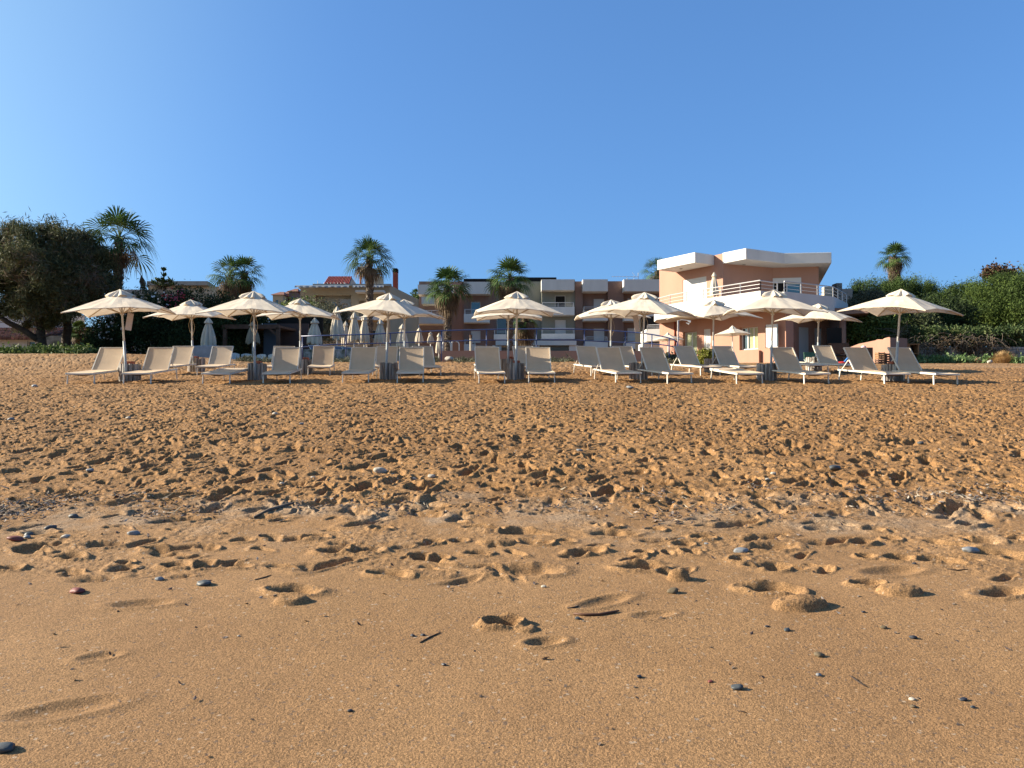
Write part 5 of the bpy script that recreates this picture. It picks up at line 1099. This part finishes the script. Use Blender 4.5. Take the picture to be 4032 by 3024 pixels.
palm(2068, 1250, 47, 68, 1440, .16, 'low fan palm with brown hanging leaves below the middle parasol canopies', 36, 16, 36, skirt=.5, green_lo=-40)
palm(3521, 1015, 72, 60, 1440, .42, 'lone fan palm with a thick skirt of dead leaves above the cypress row', 37, 34, 16, skirt=2.6)
palm(2590, 1070, 110, 62, 1300, .4, 'far fan palm half hidden behind the left roof slab of the pink house', 38, 26, 20, skirt=1)
palm(1637, 1160, 130, 22, 1300, .3, 'tiny far palm on the skyline between beige house and apartment block', 39, 20, 10)
palm(312, 1310, 39, 46, 1420, .12, 'small dark fan palm in the shade behind the tamarisk trunks', 40, 18, 14)
# norfolk pine
np_ = thing('norfolk_pine', 'slender young pine with flat tiered branches against the sky, left', 'tree'); Yn = 48; m = MB(); lf = MB(); rr = random.Random(2)
m.tube([W3(645, 1420, Yn), W3(645, 1120, Yn), W3(644, 1062, Yn)], [.09, .05, .02], 6)
for (py, hw, rise, nb) in ((1126, 50, 16, 7), (1108, 34, 9, 7), (1086, 8, 6, 5), (1063, 7, 3, 6)):
    for k in range(nb):
        a = k * 2 * math.pi / nb + py; L = hw / FPX * Yn; o = Vector(W3(645, py + 4, Yn)); pts = [o + Vector((math.cos(a) * L * t, math.sin(a) * L * t, rise / FPX * Yn * t ** 1.6)) for t in (0, .35, .7, 1)]
        m.tube(pts, [.03, .022, .014, .008], 4)
        for q in range(int(10 + L * 26)):
            t = rr.random(); i = min(2, int(t * 3)); f = t * 3 - i; c = pts[i] + (pts[i + 1] - pts[i]) * f; s_ = Vector((-math.sin(a), math.cos(a), 0)) * rr.uniform(-.16, .16); lf.bar(c, c + s_ + Vector((0, 0, rr.uniform(.05, .22))), .035, .02)
m.build('trunk', M['bark'], np_); lf.build('needles', F_CON, np_)
# ------------------------------------------------------------------ closed parasols
def closed_parasol(px, py_top, py_hem, wpx, Y, py_base, label, seed, floor=None, mt=None, group='closed parasols on the terrace', dark=0):
    p = P(px, py_top, Y); zt = p.z; zh = P(px, py_hem, Y).z; zb = floor if floor is not None else P(px, py_base, Y).z; w = 1.15 * wpx / FPX * Y / 2; h = zt - zh; rr = random.Random(seed)
    root = thing('closed_parasol', label, 'parasol', (p.x, Y, zb), 0, group)
    MB().tube([(0, 0, -.05), (0, 0, zt - zb - .05)], .028, 8).build('pole', M['pole'], root, smooth=True)
    n = 48; V = []; F = []; ph = rr.uniform(0, 6); lob = 8; rows = ((0, .30), (.06, .34), (.14, .42), (.32, .62), (.55, .82), (.78, .96), (.93, 1.0), (1.0, .97)); tw = rr.uniform(-.5, .5)
    z0 = zt - zb
    for j, (t, r) in enumerate(rows):
        for i in range(n):
            a = 2 * math.pi * i / n; pl = abs(math.sin(lob * a / 2 + ph + tw * t)) ** .7; rad = w * r * (.58 + .42 * pl) * (1 + .06 * math.sin(3 * a + seed + 2 * t))
            z = z0 - .16 * h - (h * .84) * t - (.10 * h * (pl - .5) * (t > .9)) - .05 * h * math.sin(2 * a + seed) * t
            V.append((rad * math.cos(a), rad * math.sin(a), z))
    for j in range(len(rows) - 1): F += [(j * n + i, (j + 1) * n + i, (j + 1) * n + (i + 1) % n, j * n + (i + 1) % n) for i in range(n)]
    MB().add(V, F).build('folded_canopy', mt or M['canvas_shut'], root, smooth=True)
    V = [(0, 0, z0 + .01)]; F = []
    for j, (r, t) in enumerate(((.12, .03), (.28, .09), (.46, .16), (.52, .205))):
        for i in range(n):
            a = 2 * math.pi * i / n; pl = abs(math.sin(3 * a + ph)); V.append((w * r * (.82 + .3 * pl) * math.cos(a), w * r * (.82 + .3 * pl) * math.sin(a), z0 - h * t - .02 * pl * (j == 3)))
    F += [(0, 1 + i, 1 + (i + 1) % n) for i in range(n)] + [(1 + j * n + i, 1 + (j + 1) * n + i, 1 + (j + 1) * n + (i + 1) % n, 1 + j * n + (i + 1) % n) for j in range(3) for i in range(n)]
    MB().add(V, F).build('top_flap', mt or M['canvas_shut'], root, smooth=True)
    return root
TF = E + 1.70
for i, (px, a, b, w, Y, lb) in enumerate(((1239.7,1251,1352,54,37,'closed cream parasol leaning over grey loungers at the left end of the blue railing'),(1327.5,1206,1328,50,38,'tallest closed cream parasol, under the hem of the right-leaning parasol'),
    (1361,1264,1354,32,44,'small closed parasol standing just behind the tallest closed one'),(1394.8,1229,1340,46,39,'closed cream parasol left of the tall palm trunk base'),(1434.8,1238,1348,41,40,'closed cream parasol directly left of the tall palm trunk'),
    (1497.5,1255,1350,44,40,'closed cream parasol right of the tall palm trunk, left of a front parasol pole'),(1585,1275,1368,44,36,'closed cream parasol behind the back row pole, below the hidden back parasol'),
    (1650.7,1290.5,1348,30,48,'closed cream parasol before the dark glass of the apartment corner'),(1695.6,1307,1350,25,50,'small closed parasol between the glass corner and the palm with a brown skirt'),(1728.5,1311,1385,26,42,'slim closed parasol directly left of the left white pool ladder'))):
    closed_parasol(px, a, b, w, Y, b + 40, lb, 60 + i, floor=TF)
closed_parasol(821, 1248.5, 1362, 54, 34.5, 1404, 'closed grey-cream parasol hanging limp before the dark oleander hedge', 80)
closed_parasol(995, 1266, 1350, 48, 36, 1404, 'closed beige parasol in shade behind the second front parasol pole', 81, mt=mat('shaded_canvas', (.36, .30, .21), .95, var=.3, scale=4))  # darker beige, the shade it hangs in is put into the canvas colour
closed_parasol(2812, 1070, 1160, 33, 42.2, 1170, 'closed cream parasol on the white balcony against the pink upper wall', 82, floor=ZF + .01)
# small open parasols on the terrace
def small_parasol(px, pa, pr, wpx, Y, label, seed, pb=1420):
    p = P(px, pa, Y); zt = p.z; zr = P(px, pr, Y).z; r = wpx / FPX * Y / 2; zb = P(px, pb, Y).z
    root = thing('small_parasol', label, 'parasol', (p.x, Y, zb), 0, 'small open parasols beside the pink house'); T = zt - zb
    MB().tube([(0, 0, 0), (0, 0, T - .05)], .022, 8).build('pole', M['pole'], root)
    c = canopy(r, T - .12, zr - zb, 0, .05, M['canvas'], root, seed, hexa=6); c.rotation_euler = (0, 0, .35 * seed)
    n = 24; V = [(0, 0, T)]; F = [(0, 1 + i, 1 + (i + 1) % n) for i in range(n)]
    for i in range(n): a = 2 * math.pi * i / n; V.append((r * .20 * math.cos(a) * (1 + .1 * math.sin(5 * a)), r * .2 * math.sin(a), T - .17 + .02 * math.sin(6 * a)))
    MB().add(V, F).build('vent_cap', M['canvas'], root)
    for i in range(6):
        a = math.pi * i / 3 + .35 * seed; MB().bar((0, 0, T - .42), (r * .5 * math.cos(a), r * .5 * math.sin(a), T - .12 + (zr - zb - T + .12) * .5 - .01), .010, .014).build('strut', M['rib'], root)
small_parasol(2884, 1281, 1317, 152, 37.2, 'small open beige parasol before the ground floor window of the pink house', 1)
small_parasol(2629.7, 1307, 1338, 128, 37.6, 'small open beige parasol at the left corner of the pink house, by the railing end', 2)
# terrace loungers with grey slings
tl = None
for i, (px, Y, rz, lb) in enumerate(((1262, 35.5, .9, 'grey terrace lounger under the leaning closed parasol, left'), (1308, 35.8, .9, 'white backed terrace lounger right of the leaning closed parasol'), (1360, 36.2, 1.0, 'grey terrace lounger before the small closed parasol'), (1392, 36.6, 1.0, 'grey terrace lounger between two closed parasols'), (1450, 36.8, 1.0, 'grey terrace lounger below the closed parasol at the palm trunk'))):
    if tl is None:
        tl = copy_tree(PL[False]); KIDS[tl.name] = [o for o in bpy.data.objects if o.parent == tl]; o = tl
        for ch in KIDS[tl.name]:
            if ch.name.startswith(('seat', 'backrest')) and 'frame' not in ch.name:
                ch.data = ch.data.copy(); ch.data.materials.clear(); ch.data.materials.append(mat('grey_sling', (.16, .18, .22), .9) if not ch.name.startswith('seat') else M['shut'])
    else: o = copy_tree(tl)
    x = P(px, 1400, Y).x; o.location = (x, Y, TF); o.rotation_euler = (0, 0, rz); tag(o, lb, 'sun lounger', 'grey loungers on the terrace')
gp = MB(); gx0, gx1 = P(1195, 1390, 33.4).x, P(1420, 1390, 33.4).x
tag(gp.prism([(gx0, 33.4), (gx1, 33.4), (gx1, 33.8), (gx0, 33.8)], E + 1.2, P(1300, 1375, 33.4).z).build('planter_wall', mat('white_mottled', (.42, .42, .42), .9, col2=(.06, .08, .05), scale=5), None), 'low white planter wall with dark plants under the left part of the blue railing', 'wall')
# pergola shed beside the hedge
pg = thing('pergola', 'dark weathered timber pergola with brace beside the oleander hedge', 'pergola'); Yp = 36.5
def z2(x): return 600 + x / 3.073
W_ = lambda px, py, Y=Yp: Vector(W3(px, py, Y))
MB().bar(W_(z2(850), y4(942)), W_(z2(1535), y4(942)), .16, .20).build('front_beam', M['wooddark'], pg)
for px in (z2(1522), z2(880)): MB().bar(W_(px, y4(955)), W_(px, 1440), .16, .16, up=(0, 1, 0)).build('post', M['wooddark'], pg)
MB().bar(W_(z2(1405), y4(955)), W_(z2(1510), y4(1050)), .09, .09).build('brace', M['wooddark'], pg)
MB().prism([(W_(z2(850), 0).x, Yp + .2), (W_(z2(1540), 0).x, Yp + .2), (W3(z2(1870), 1300, Yp + 3.5)[0], Yp + 3.5), (W_(z2(850), 0).x, Yp + 3.5)], P(1000, 1286, Yp).z - .02, P(1000, 1286, Yp).z + .08).build('roof', M['wooddark'], pg)
MB().box(W_(z2(1625), y4(1085), Yp + 2.2), (2.2, .08, 1.5)).build('side_panel', mat('brown_panel', (.085, .055, .05), .8), pg)
MB().box(W_(z2(1425), y4(1190), Yp + 1), (.62, .06, 2.3)).build('grey_door', mat('grey_blue_door', (.07, .09, .12), .6), pg)
MB().box(W_(z2(1180), y4(1180), Yp + 3.3), (7.5, .1, 3.0)).build('dark_backing', M['dark'], pg)  # near-black sheet, the pergola's inner shade put into its colour
# white tarpaulin box and plastic chairs in the shade
wb_ = W_(z2(560), y4(1262), 32.5); wt = MB(); hw_ = .95
wt.add([(-hw_, -.3, -.25), (hw_, -.3, -.25), (hw_, .5, -.25), (-hw_, .5, -.25), (-hw_ * .75, -.2, .28), (hw_ * .80, -.2, .33), (hw_ * .8, .4, .33), (-hw_ * .75, .4, .28)], [(0, 1, 5, 4), (1, 2, 6, 5), (2, 3, 7, 6), (3, 0, 4, 7), (4, 5, 6, 7), (3, 2, 1, 0)])
o = wt.build('covered_box', M['awning'], None, bevel=.04); o.location = (wb_.x, 32.5, wb_.z); tag(o, 'white covered box standing in dappled light before the hedge', 'box')
def plastic_chair(px, py, Y, rz, label):
    p = W_(px, py, Y); g = gz(p.x, Y); root = thing('plastic_chair', label, 'chair', (p.x, Y, g), rz, 'white plastic chairs beside the pergola')
    mt = M['whitetrim']; MB().box((0, 0, .43), (.46, .44, .03)).build('seat', mt, root); m = MB()
    n = 8; V = []; F = []
    for i in range(n + 1):
        a = -1 + 2 * i / n
        for (z, r) in ((.44, .22), (.86, .27)): V += [(a * .23, .20 + .06 * (1 - a * a), z if z < .5 else z - .05 * a * a), (a * .23, .225 + .06 * (1 - a * a), z if z < .5 else z - .05 * a * a)]
    for i in range(n): q = i * 4; F += [(q, q + 4, q + 6, q + 2), (q + 1, q + 3, q + 7, q + 5), (q + 2, q + 6, q + 7, q + 3)]
    m.add(V, F).build('backrest', mt, root)
    for sx in (-1, 1):
        for sy in (-1, 1): MB().tube([(sx * .19, sy * .18, .43), (sx * .23, sy * .23, 0)], .02, 6).build('leg', mt, root)
        MB().tube([(sx * .23, -.2, .43), (sx * .25, -.2, .64), (sx * .25, .2, .66)], .018, 6).build('armrest', mt, root)
for (px, Y, rz, lb) in ((930, 34.6, .7, 'white plastic chair left of the pergola chairs, before the dark hedge'), (968, 35.0, .2, 'white plastic chair in shade just left of the second front parasol pole'), (1020, 34.8, -.2, 'white plastic chair right of the second front parasol pole'), (1046, 34.4, -.9, 'white plastic chair beside the grey pergola door')):
    plastic_chair(px, 1420, Y, rz, lb)
# corner by the right garden wall
def crate(px, py_b, Y, wpx, hpx, n, mt, label, rz=0):
    p = W_(px, py_b, Y); w, h = wpx / FPX * Y, hpx / FPX * Y; root = thing('wooden_crate', label, 'crate', (p.x, Y, p.z), rz, 'wooden crates before the pink garden wall')
    for sx in (-1, 1):
        for sy in (-1, 1): MB().box((sx * (w / 2 - .02), sy * .15, h / 2), (.04, .035, h)).build('corner_post', mt, root)
    m = MB()
    for k in range(n):
        z = (k + .5) * h / n
        for sy in (-1, 1): m.box((0, sy * .17, z), (w, .014, h / n * .62))
        for sx in (-1, 1): m.box((sx * w / 2, 0, z), (.014, .32, h / n * .62))
    m.build('slats', mt, root)
crate(3465, 1447, 34.6, 26, 32, 4, M['wooddark'], 'lower dark slatted crate of the left stack at the pink garden wall'); crate(3465, 1414, 34.6, 25, 26, 3, M['wood'], 'upper pale slatted crate on top of the left stack')
crate(3489, 1447, 34.9, 20, 56, 6, M['wooddark'], 'tall dark slatted crate leaning right of the two stacked crates')
cb = thing('wooden_cabinet', 'open raw wooden cabinet standing before the left end of the block wall', 'cabinet', W_(3583, 1445, 36.6)); w, h = 50 / FPX * 36.6, 87 / FPX * 36.6
m = MB(); m.box((-w / 2, 0, h / 2), (.04, .45, h)).box((w / 2, 0, h / 2), (.04, .45, h)).box((0, 0, h + .02), (w + .1, .52, .04)).box((0, 0, h * .6), (w - .05, .44, .03)).box((-w * .32, -.21, h * .76), (w * .34, .02, h * .45)); m.build('carcass', M['wood'], cb)
MB().box((0, .2, h / 2), (w - .05, .02, h - .02)).build('back_panel', M['dark'], cb)
rt = thing('toy_table', 'black garden table with red plastic toys below, before the porch', 'table', W_(3305, 1442, 35.5)); red = mat('red_plastic', (.62, .05, .03), .4, spec=.5); blue = mat('blue_plastic', (.06, .20, .52), .4, spec=.5)
m = MB(); w = 46 / FPX * 35.5; h = 40 / FPX * 35.5; m.box((0, 0, h), (w * 1.25, .7, .05)); m.build('table_top', M['dark'], rt)
for sx in (-1, 1):
    for sy in (-1, 1): MB().tube([(sx * w * .55, sy * .3, 0), (sx * w * .45, sy * .28, h)], .02, 6).build('leg', M['dark'], rt)
tag(MB().tube([(-.45, 0, .06), (0, -.1, .08), (.55, 0, .07)], [.09, .12, .10], 10).tube([(-.42, 0, .12), (-.40, .0, .24)], .09, 8).build('red_toy', red, None, smooth=True), 'bright red plastic toy on the ground under the black table', 'toy').location = W_(3312, 1440, 34.9)
o = MB().box((0, 0, 0), (.10, .12, .80)).build('slide', blue, None, bevel=.03); o.location = W_(3331, 1420, 34.8); o.rotation_euler = (0, R(42), 0); tag(o, 'tilted blue plastic slide leaning beside the black garden table', 'toy')
bm2 = bmesh.new(); bmesh.ops.create_uvsphere(bm2, u_segments=16, v_segments=10, radius=.13); me = bpy.data.meshes.new('beach_ball'); bm2.to_mesh(me); bm2.free(); o = link('beach_ball', me, mat('pink_rubber', (.75, .30, .30), .3, col2=(.85, .75, .75), scale=3, spec=.5), None, True); o.location = W_(3400, 1371, 35.5)
tag(o, 'pale pink ball showing above the lounger left of the rightmost parasol', 'ball'); tb = MB().box((0, 0, 0), (.7, .4, 1.0)).build('toy_box', M['wooddark'], None, bevel=.02); tb.location = W_(3400, 1412, 35.5); tag(tb, 'dark toy chest hidden behind the lounger left of the rightmost parasol', 'box')
gc = thing('folding_chair', 'green cushioned folding chair before the porch door', 'chair', W_(3195, 1440, 35.0)); grn = mat('green_cloth', (.07, .16, .11), .9, var=.4, scale=9)
MB().box((0, 0, .24), (.48, .45, .05)).build('seat', grn, gc); MB().box((0, .24, .44), (.48, .05, .38), Matrix.Rotation(R(-12), 3, 'X')).build('backrest', grn, gc)
for sx in (-1, 1): MB().bar((sx * .22, -.22, .24), (sx * .22, .25, 0), .025).build('leg', M['steel'], gc); MB().bar((sx * .24, .24, .30), (sx * .24, -.25, 0), .025).build('leg', M['steel'], gc)
pt = thing('porch_bench', 'dark wooden bench with clothes rack in the shade of the porch', 'bench', W_(3300, 1415, 38.8)); MB().box((0, 0, .55), (.9, .4, .5)).build('seat', M['wooddark'], pt); MB().box((-.1, .2, 1.15), (.75, .05, .9)).build('backrest', M['dark'], pt)
# hanging rod and shower left of the pink house corner
sh = thing('beach_shower', 'thin steel shower pole with two shower heads before the pink house corner', 'shower', W_(2673, 1440, 33.0)); m = MB(); T = P(2672, 1262, 33).z - P(2673, 1440, 33).z
m.tube([(0, 0, 0), (0, 0, T), (.12, 0, T + .03), (.5, -.1, T - .03)], .018, 6); m.tube([(-.05, 0, 0), (-.04, 0, T)], .014, 6); m.build('pole', M['steel'], sh)
for x_, z_ in ((.46, -.06), (.40, -.14)): MB().tube([(x_ - .1, -.1, T + z_ + .03), (x_ + .02, -.1, T + z_ - .02)], [.012, .04], 8).build('shower_head', M['whitetrim'], sh)
# small lamp post on terrace
lp_ = thing('path_lamp', 'short stone coloured path lamp behind the low pink wall', 'lamp', W_(1854, 1384, 33.5)); h = (1384 - 1318) / FPX * 33.5; MB().tube([(0, 0, -.2), (0, 0, h * .78)], .055, 10).build('post', M['cream'], lp_); MB().tube([(0, 0, h * .78), (0, 0, h * .8), (0, 0, h * .95), (0, 0, h)], [.07, .055, .055, .075], 10).build('lamp_head', M['wooddark'], lp_)
# ------------------------------------------------------------------ stones, driftwood, debris
def rock(px, py, wpx, col, label, name='stone', flat=.45, group=None, seed=None, sink=.25, lift=0, cat=None):
    x, y = ground_px(px, py); r = wpx / FPX * y / 2; rr = random.Random(seed or int(px * 7 + py)); b = bmesh.new(); bmesh.ops.create_icosphere(b, subdivisions=3, radius=1)
    o = [Vector((rr.uniform(-9, 9), rr.uniform(-9, 9), rr.uniform(-9, 9))) for _ in range(2)]; cuts = [Vector((rr.gauss(0, 1), rr.gauss(0, 1), rr.gauss(0, .8))).normalized() for _ in range(5)]
    from mathutils import noise as mn
    for v in b.verts:
        d = v.co.normalized(); k = 1 + .22 * mn.noise(d * 1.3 + o[0]) + .06 * mn.noise(d * 4 + o[1])
        for c in cuts: k = min(k, .80 / max(.3, d.dot(c)))
        v.co = Vector((d.x * k * r, d.y * k * r * rr.uniform(.7, .7), d.z * k * r * flat))
    me = bpy.data.meshes.new(name); b.to_mesh(me); b.free(); ob = link(name, me, col, None, True)
    hz = float(sand_height(np.array([[x]]), np.array([[y]]))[0, 0]); ob.location = (x, y, hz + r * flat * (1 - 2 * sink) + lift); ob.rotation_euler = (rr.uniform(-.15, .15), rr.uniform(-.15, .15), rr.uniform(-.6, .6))
    tag(ob, label, cat or 'stone', group); return ob
SG = mat('grey_slate', (.075, .085, .09), .55, var=.4, scale=30, bump=.001, bscale=120, spec=.4); SD = mat('dark_pebble', (.028, .030, .038), .5, spec=.4); SR = mat('red_stone', (.20, .055, .045), .6, var=.2, scale=30); SW = mat('pale_stone', (.50, .45, .37), .8, var=.2, scale=25)
SB = mat('brown_stone', (.16, .12, .07), .7, var=.4, scale=30); SL = mat('light_grey_stone', (.24, .25, .26), .6, var=.25, scale=30)
GS = 'loose stones on the sand'
for (px, py, w, mt_, lb) in ((2902,2716,50,SG,'oval grey slate pebble on the smooth sand, lower right'),(3595,2514,30,SD,'dark pebble with a long shadow below the pale clods, right'),(3225,2585,44,SB,'knobbly brown pebble on the smooth sand right of centre'),
    (3794,2760,32,SD,'dark flat pebble low at the right, upper of a pair'),(3830,2788,24,SG,'small dark pebble low at the right, lower of a pair'),(3223,2661,26,SL,'small pale oval pebble below the knobbly brown one'),(3590,2754,26,SW,'tiny whitish pebble beside a brown one, lower right'),(3595,2785,26,SB,'tiny brown pebble below the whitish one, lower right'),
    (2796,2687,22,SR,'tiny reddish pebble left of the oval grey slate pebble'),(800,2303,62,SG,'lumpy dark green grey stone on the smooth sand, left'),(305,2332,70,SR,'flat dark red stone on the smooth sand, left'),(12,2955,100,SG,'large dark slate stone cut by the lower left corner'),
    (2518,2668,26,SD,'small dark upright pebble low in the centre right'),(1378,2803,24,SD,'small black pebble low in the centre'),(1748,2620,24,SD,'small black pebble above the pit left of centre'),(1625,2507,22,SD,'left of two small black pebbles beside a dark twig'),(1665,2504,20,SD,'right of two small black pebbles beside a dark twig'),
    (627,2286,34,SL,'thin grey flat pebble left of the lumpy green grey stone'),(2650,2334,48,SB,'grey brown stone beside the clod right of centre'),(3820,2178,80,SL,'large pale grey slate shard near the right edge'),(2918,2174,60,SL,'flat greenish stone beside prints, right of centre'),(2690,2132,52,SG,'flat dark grey stone above the row of holes right of centre'),
    (2782,2145,22,SL,'small round blue grey pebble right of the flat dark stone'),(526,2106,44,SL,'smooth grey pebble beside a furrow at the left'),(200,2085,48,SG,'dark grey oval pebble in the pebble patch at the left'),(113,2108,36,SG,'dark pebble in the left pebble patch, above the red one'),(62,2130,62,SR,'long red brown stone in the pebble patch at the left edge'),
    (108,2120,34,SL,'pale grey pebble touching the red brown stone'),(256,2120,36,SW,'creamy white pebble right of the pebble patch'),(290,2036,42,SG,'dark angular stone just under the dark weed strip'),(1497,1854,56,SW,'large cream stone on the churned sand, left of centre'),(1628,1878,26,SW,'small cream stone between the large cream and the white one'),
    (1699,1880,32,SW,'white flat stone right of the large cream stone'),(1547,1868,14,SG,'small dark upright stone right of the large cream stone'),(2282,1783,26,SL,'single pale grey stone on churned sand near the middle'),(353,1856,32,SL,'pale grey stone on the churned sand at the left'),(1233,1886,22,SW,'white pebble left of the large cream stone'),(1110,1908,22,SW,'cream pebble above the driftwood stick'),
    (137,1528,28,SL,'pale stone near the leftmost lounger'),(44,1660,26,SL,'light stone at the left edge of the churned sand'),(505,1652,22,SW,'small white stone left, on churned sand'),(1083,1637,22,SW,'cream stone below the second parasol from the left'),(1188,1677,20,SL,'grey pebble below the lounger with the pinkish stain'),(2480,1536,28,SL,'rounded grey stone below the parasol with the railing end behind'),
    (2325,1505,18,SW,'pale stone at the feet of the front lounger near the middle'),(3285,1850,52,SG,'long dark grey stone on churned sand, right'),(3625,1750,28,SG,'dark grey stone on churned sand far right'),(3020,1897,22,SW,'white shard on churned sand right of centre'),(3045,1876,24,SW,'pale shard on churned sand right of centre, upper of a pair'),(3600,2220,18,SD,'little dark pebble between prints at the right'),
    (2140,2313,22,SW,'small cream shell left of the brown seaweed stalk'),(3100,2486,30,SG,'flat grey pebble under the long sand clod at the right'),(3480,2475,30,SB,'flat olive brown pebble right of the sand clod'),(3020,2470,18,SD,'small black pebble under the left end of the sand clod'),(3400,2413,18,SD,'black chip right of the sand clod'),(2275,2440,24,SG,'dark pebble under the brown seaweed stalk'),
    (940,2505,14,SW,'tiny white shell chip alone on the smooth sand, left')):
    rock(px, py, w, mt_, lb, group=GS, flat=.5 if w < 60 else .38, sink=.27)
c = W_(1790, 1418, 31.4)
for (px, Y, w, lb) in ((1768, 31.2, 38, 'pale rock at the left foot of the low pink wall'), (1797, 31.3, 24, 'smaller pale rock right of the first one at the low pink wall'), (1880, 31.4, 24, 'pale rock under the low pink wall behind the middle loungers'), (2230, 31.6, 22, 'small rock at the foot of the low pink wall, right part'), (3850, 35.8, 34, 'sandy brown boulder at the end of the succulent strip, right'), (3898, 35.0, 24, 'small cream brick beside the dry grass clump')):
    b_ = rock(2000, 1700, 30, SW if px != 3850 else mat('sandy_rock', (.30, .20, .11), .95, var=.3, scale=6), lb, 'rock', .6, None, int(px), cat='rock'); x = P(px, 1400, Y).x; s_ = (w / FPX * Y) / (30 / FPX * ground_px(2000, 1700)[1]); b_.scale = (s_, s_, s_); b_.location = (x, Y, gz(x, Y) + .03 * s_)
def sand_z(x, y): return float(sand_height(np.array([[x]]), np.array([[y]]))[0, 0])
def stick(pts, r, mt_, label, name='twig'):
    q = []
    for (a, b) in pts: x, y = ground_px(a, b); q.append(Vector((x, y, sand_z(x, y) + r * .8)))
    o = MB().tube(q, [r * .7] + [r] * (len(q) - 2) + [r * .5], 6).build(name, mt_, None, smooth=True); return tag(o, label, name.replace('_', ' '))
SK = mat('brown_stalk', (.11, .05, .025), .6); ST = mat('dark_twig', (.06, .04, .03), .8)
stick([(2258, 2424), (2300, 2428), (2360, 2427), (2410, 2418), (2437, 2410)], .008, SK, 'curved brown seaweed stalk on the smooth sand right of centre', 'seaweed_stalk')
stick([(1653, 2532), (1690, 2514), (1735, 2492)], .004, ST, 'straight dark twig on the smooth sand beside two black pebbles')
stick([(2234, 2404), (2262, 2404), (2280, 2392)], .005, ST, 'short forked dark twig above the seaweed stalk')
stick([(3348, 2666), (3380, 2688), (3414, 2710)], .004, ST, 'thin dark twig slanting on the smooth sand, lower right')
stick([(1002, 2286), (1040, 2277), (1068, 2268)], .004, ST, 'thin brown twig on the smooth sand left of the large print')
stick([(1000, 2035), (1060, 2016), (1120, 1998), (1165, 1988)], .014, M['twig'], 'long grey driftwood stick on the tide line, left of centre', 'driftwood_stick')
stick([(3730, 2246), (3770, 2248), (3810, 2248)], .004, ST, 'thin dark twig on the sand near the right edge')
stick([(2903, 2806), (2940, 2811)], .003, ST, 'tiny dark twig below the oval slate pebble')
stick([(2312, 1935), (2322, 1950), (2330, 1962)], .010, M['wood'], 'short curved brown stick standing in the tide line debris')
# weed and straw washed up along the tide line
def debris(name, label, spots, n, size, aspect, mt, lift=.012, sx=1.0):
    pts = []
    tot = sum(s[3] * s[4] for s in spots)
    for (px, py, _, w, dens) in spots:
        x0, y0 = ground_px(px, py); k = int(n * w * dens / tot); x = x0 + RN.normal(size=k) * w / FPX * y0 * .55; y = y0 + RN.normal(size=k) * .11 * (1 + w / 300)
        pts.append(np.stack([x, y], 1))
    p = np.concatenate(pts); z = sand_height(p[:, 0][None], p[:, 1][None])[0]; V = np.stack([p[:, 0], p[:, 1], z + lift * RN.uniform(.2, 1, len(p))], 1); k = len(V)
    a = RN.uniform(0, np.pi, k); tz = RN.normal(size=k) * .25; d = np.stack([np.cos(a), np.sin(a), tz], 1); e = np.stack([-np.sin(a), np.cos(a), RN.normal(size=k) * .5], 1); L = size * RN.uniform(.5, 1.6, k)[:, None]
    Q = np.stack([V - d * L / 2, V + e * L / aspect, V + d * L / 2 + np.array([0, 0, 1]) * (L * .15), V - e * L / aspect], 1).reshape(-1, 3)
    o = np_mesh(name, Q, np.arange(4 * k).reshape(-1, 4), mt); return tag(o, label, 'debris', kind='stuff')
DS = [(60, 2020, 0, 160, 3), (150, 1985, 0, 180, 3), (230, 1965, 0, 100, 1.5), (470, 1975, 0, 90, 1.6), (660, 1968, 0, 90, 1.2), (620, 2025, 0, 130, 1.8), (820, 2010, 0, 110, 1), (1270, 1990, 0, 130, 1.3), (1560, 1998, 0, 140, 1.5), (1960, 2000, 0, 150, .8), (2240, 1998, 0, 160, 1.2),
      (2600, 1960, 0, 160, 1.2), (2640, 2030, 0, 170, 1.6), (2860, 2010, 0, 110, 1.2), (2990, 1925, 0, 80, 1.2), (3200, 1955, 0, 70, 1), (3360, 1935, 0, 60, .9), (3470, 1975, 0, 130, 1.8), (3620, 1980, 0, 110, 1.5), (3860, 1965, 0, 190, 3.2), (3960, 1925, 0, 160, 1.4), (3200, 2020, 0, 300, 1), (2016, 2000, 0, 3800, .22)]
WD = fol('weed_bits', [(.012, .010, .014), (.05, .035, .035), (.14, .10, .08), (.36, .31, .26)], 30, trans=0); WS = fol('straw_bits', [(.13, .10, .07), (.22, .18, .13), (.36, .31, .25)], 20, trans=0)
debris('seaweed_debris', 'dark and pale bits of dried seaweed washed up along the tide line', DS, 2900, .028, 4, WD, .012)
debris('straw_debris', 'pale dry reed straws among the weed along the tide line', [s for s in DS if s[4] > 1.1], 420, .07, 14, WS, .015)
debris('shell_grit', 'tiny dark and pale shell and stone crumbs scattered over the lower sand', [(2016, 2050, 0, 4200, 1), (2016, 2150, 0, 4200, .7), (2016, 2300, 0, 4200, .3), (2900, 2500, 0, 2600, .15)], 800, .014, 2.2, fol('grit', [(.02, .02, .02), (.07, .05, .04), (.20, .16, .12)], 30, trans=0), .004)
debris('far_crumbs', 'small pale stones and dry crumbs on the churned sand', [(2016, 1600, 0, 4200, 1), (2016, 1750, 0, 4200, 1), (800, 1480, 0, 1800, 1)], 420, .03, 2.4, fol('far_grit', [(.05, .045, .04), (.2, .15, .11), (.32, .27, .22)], 5, trans=0), .02)
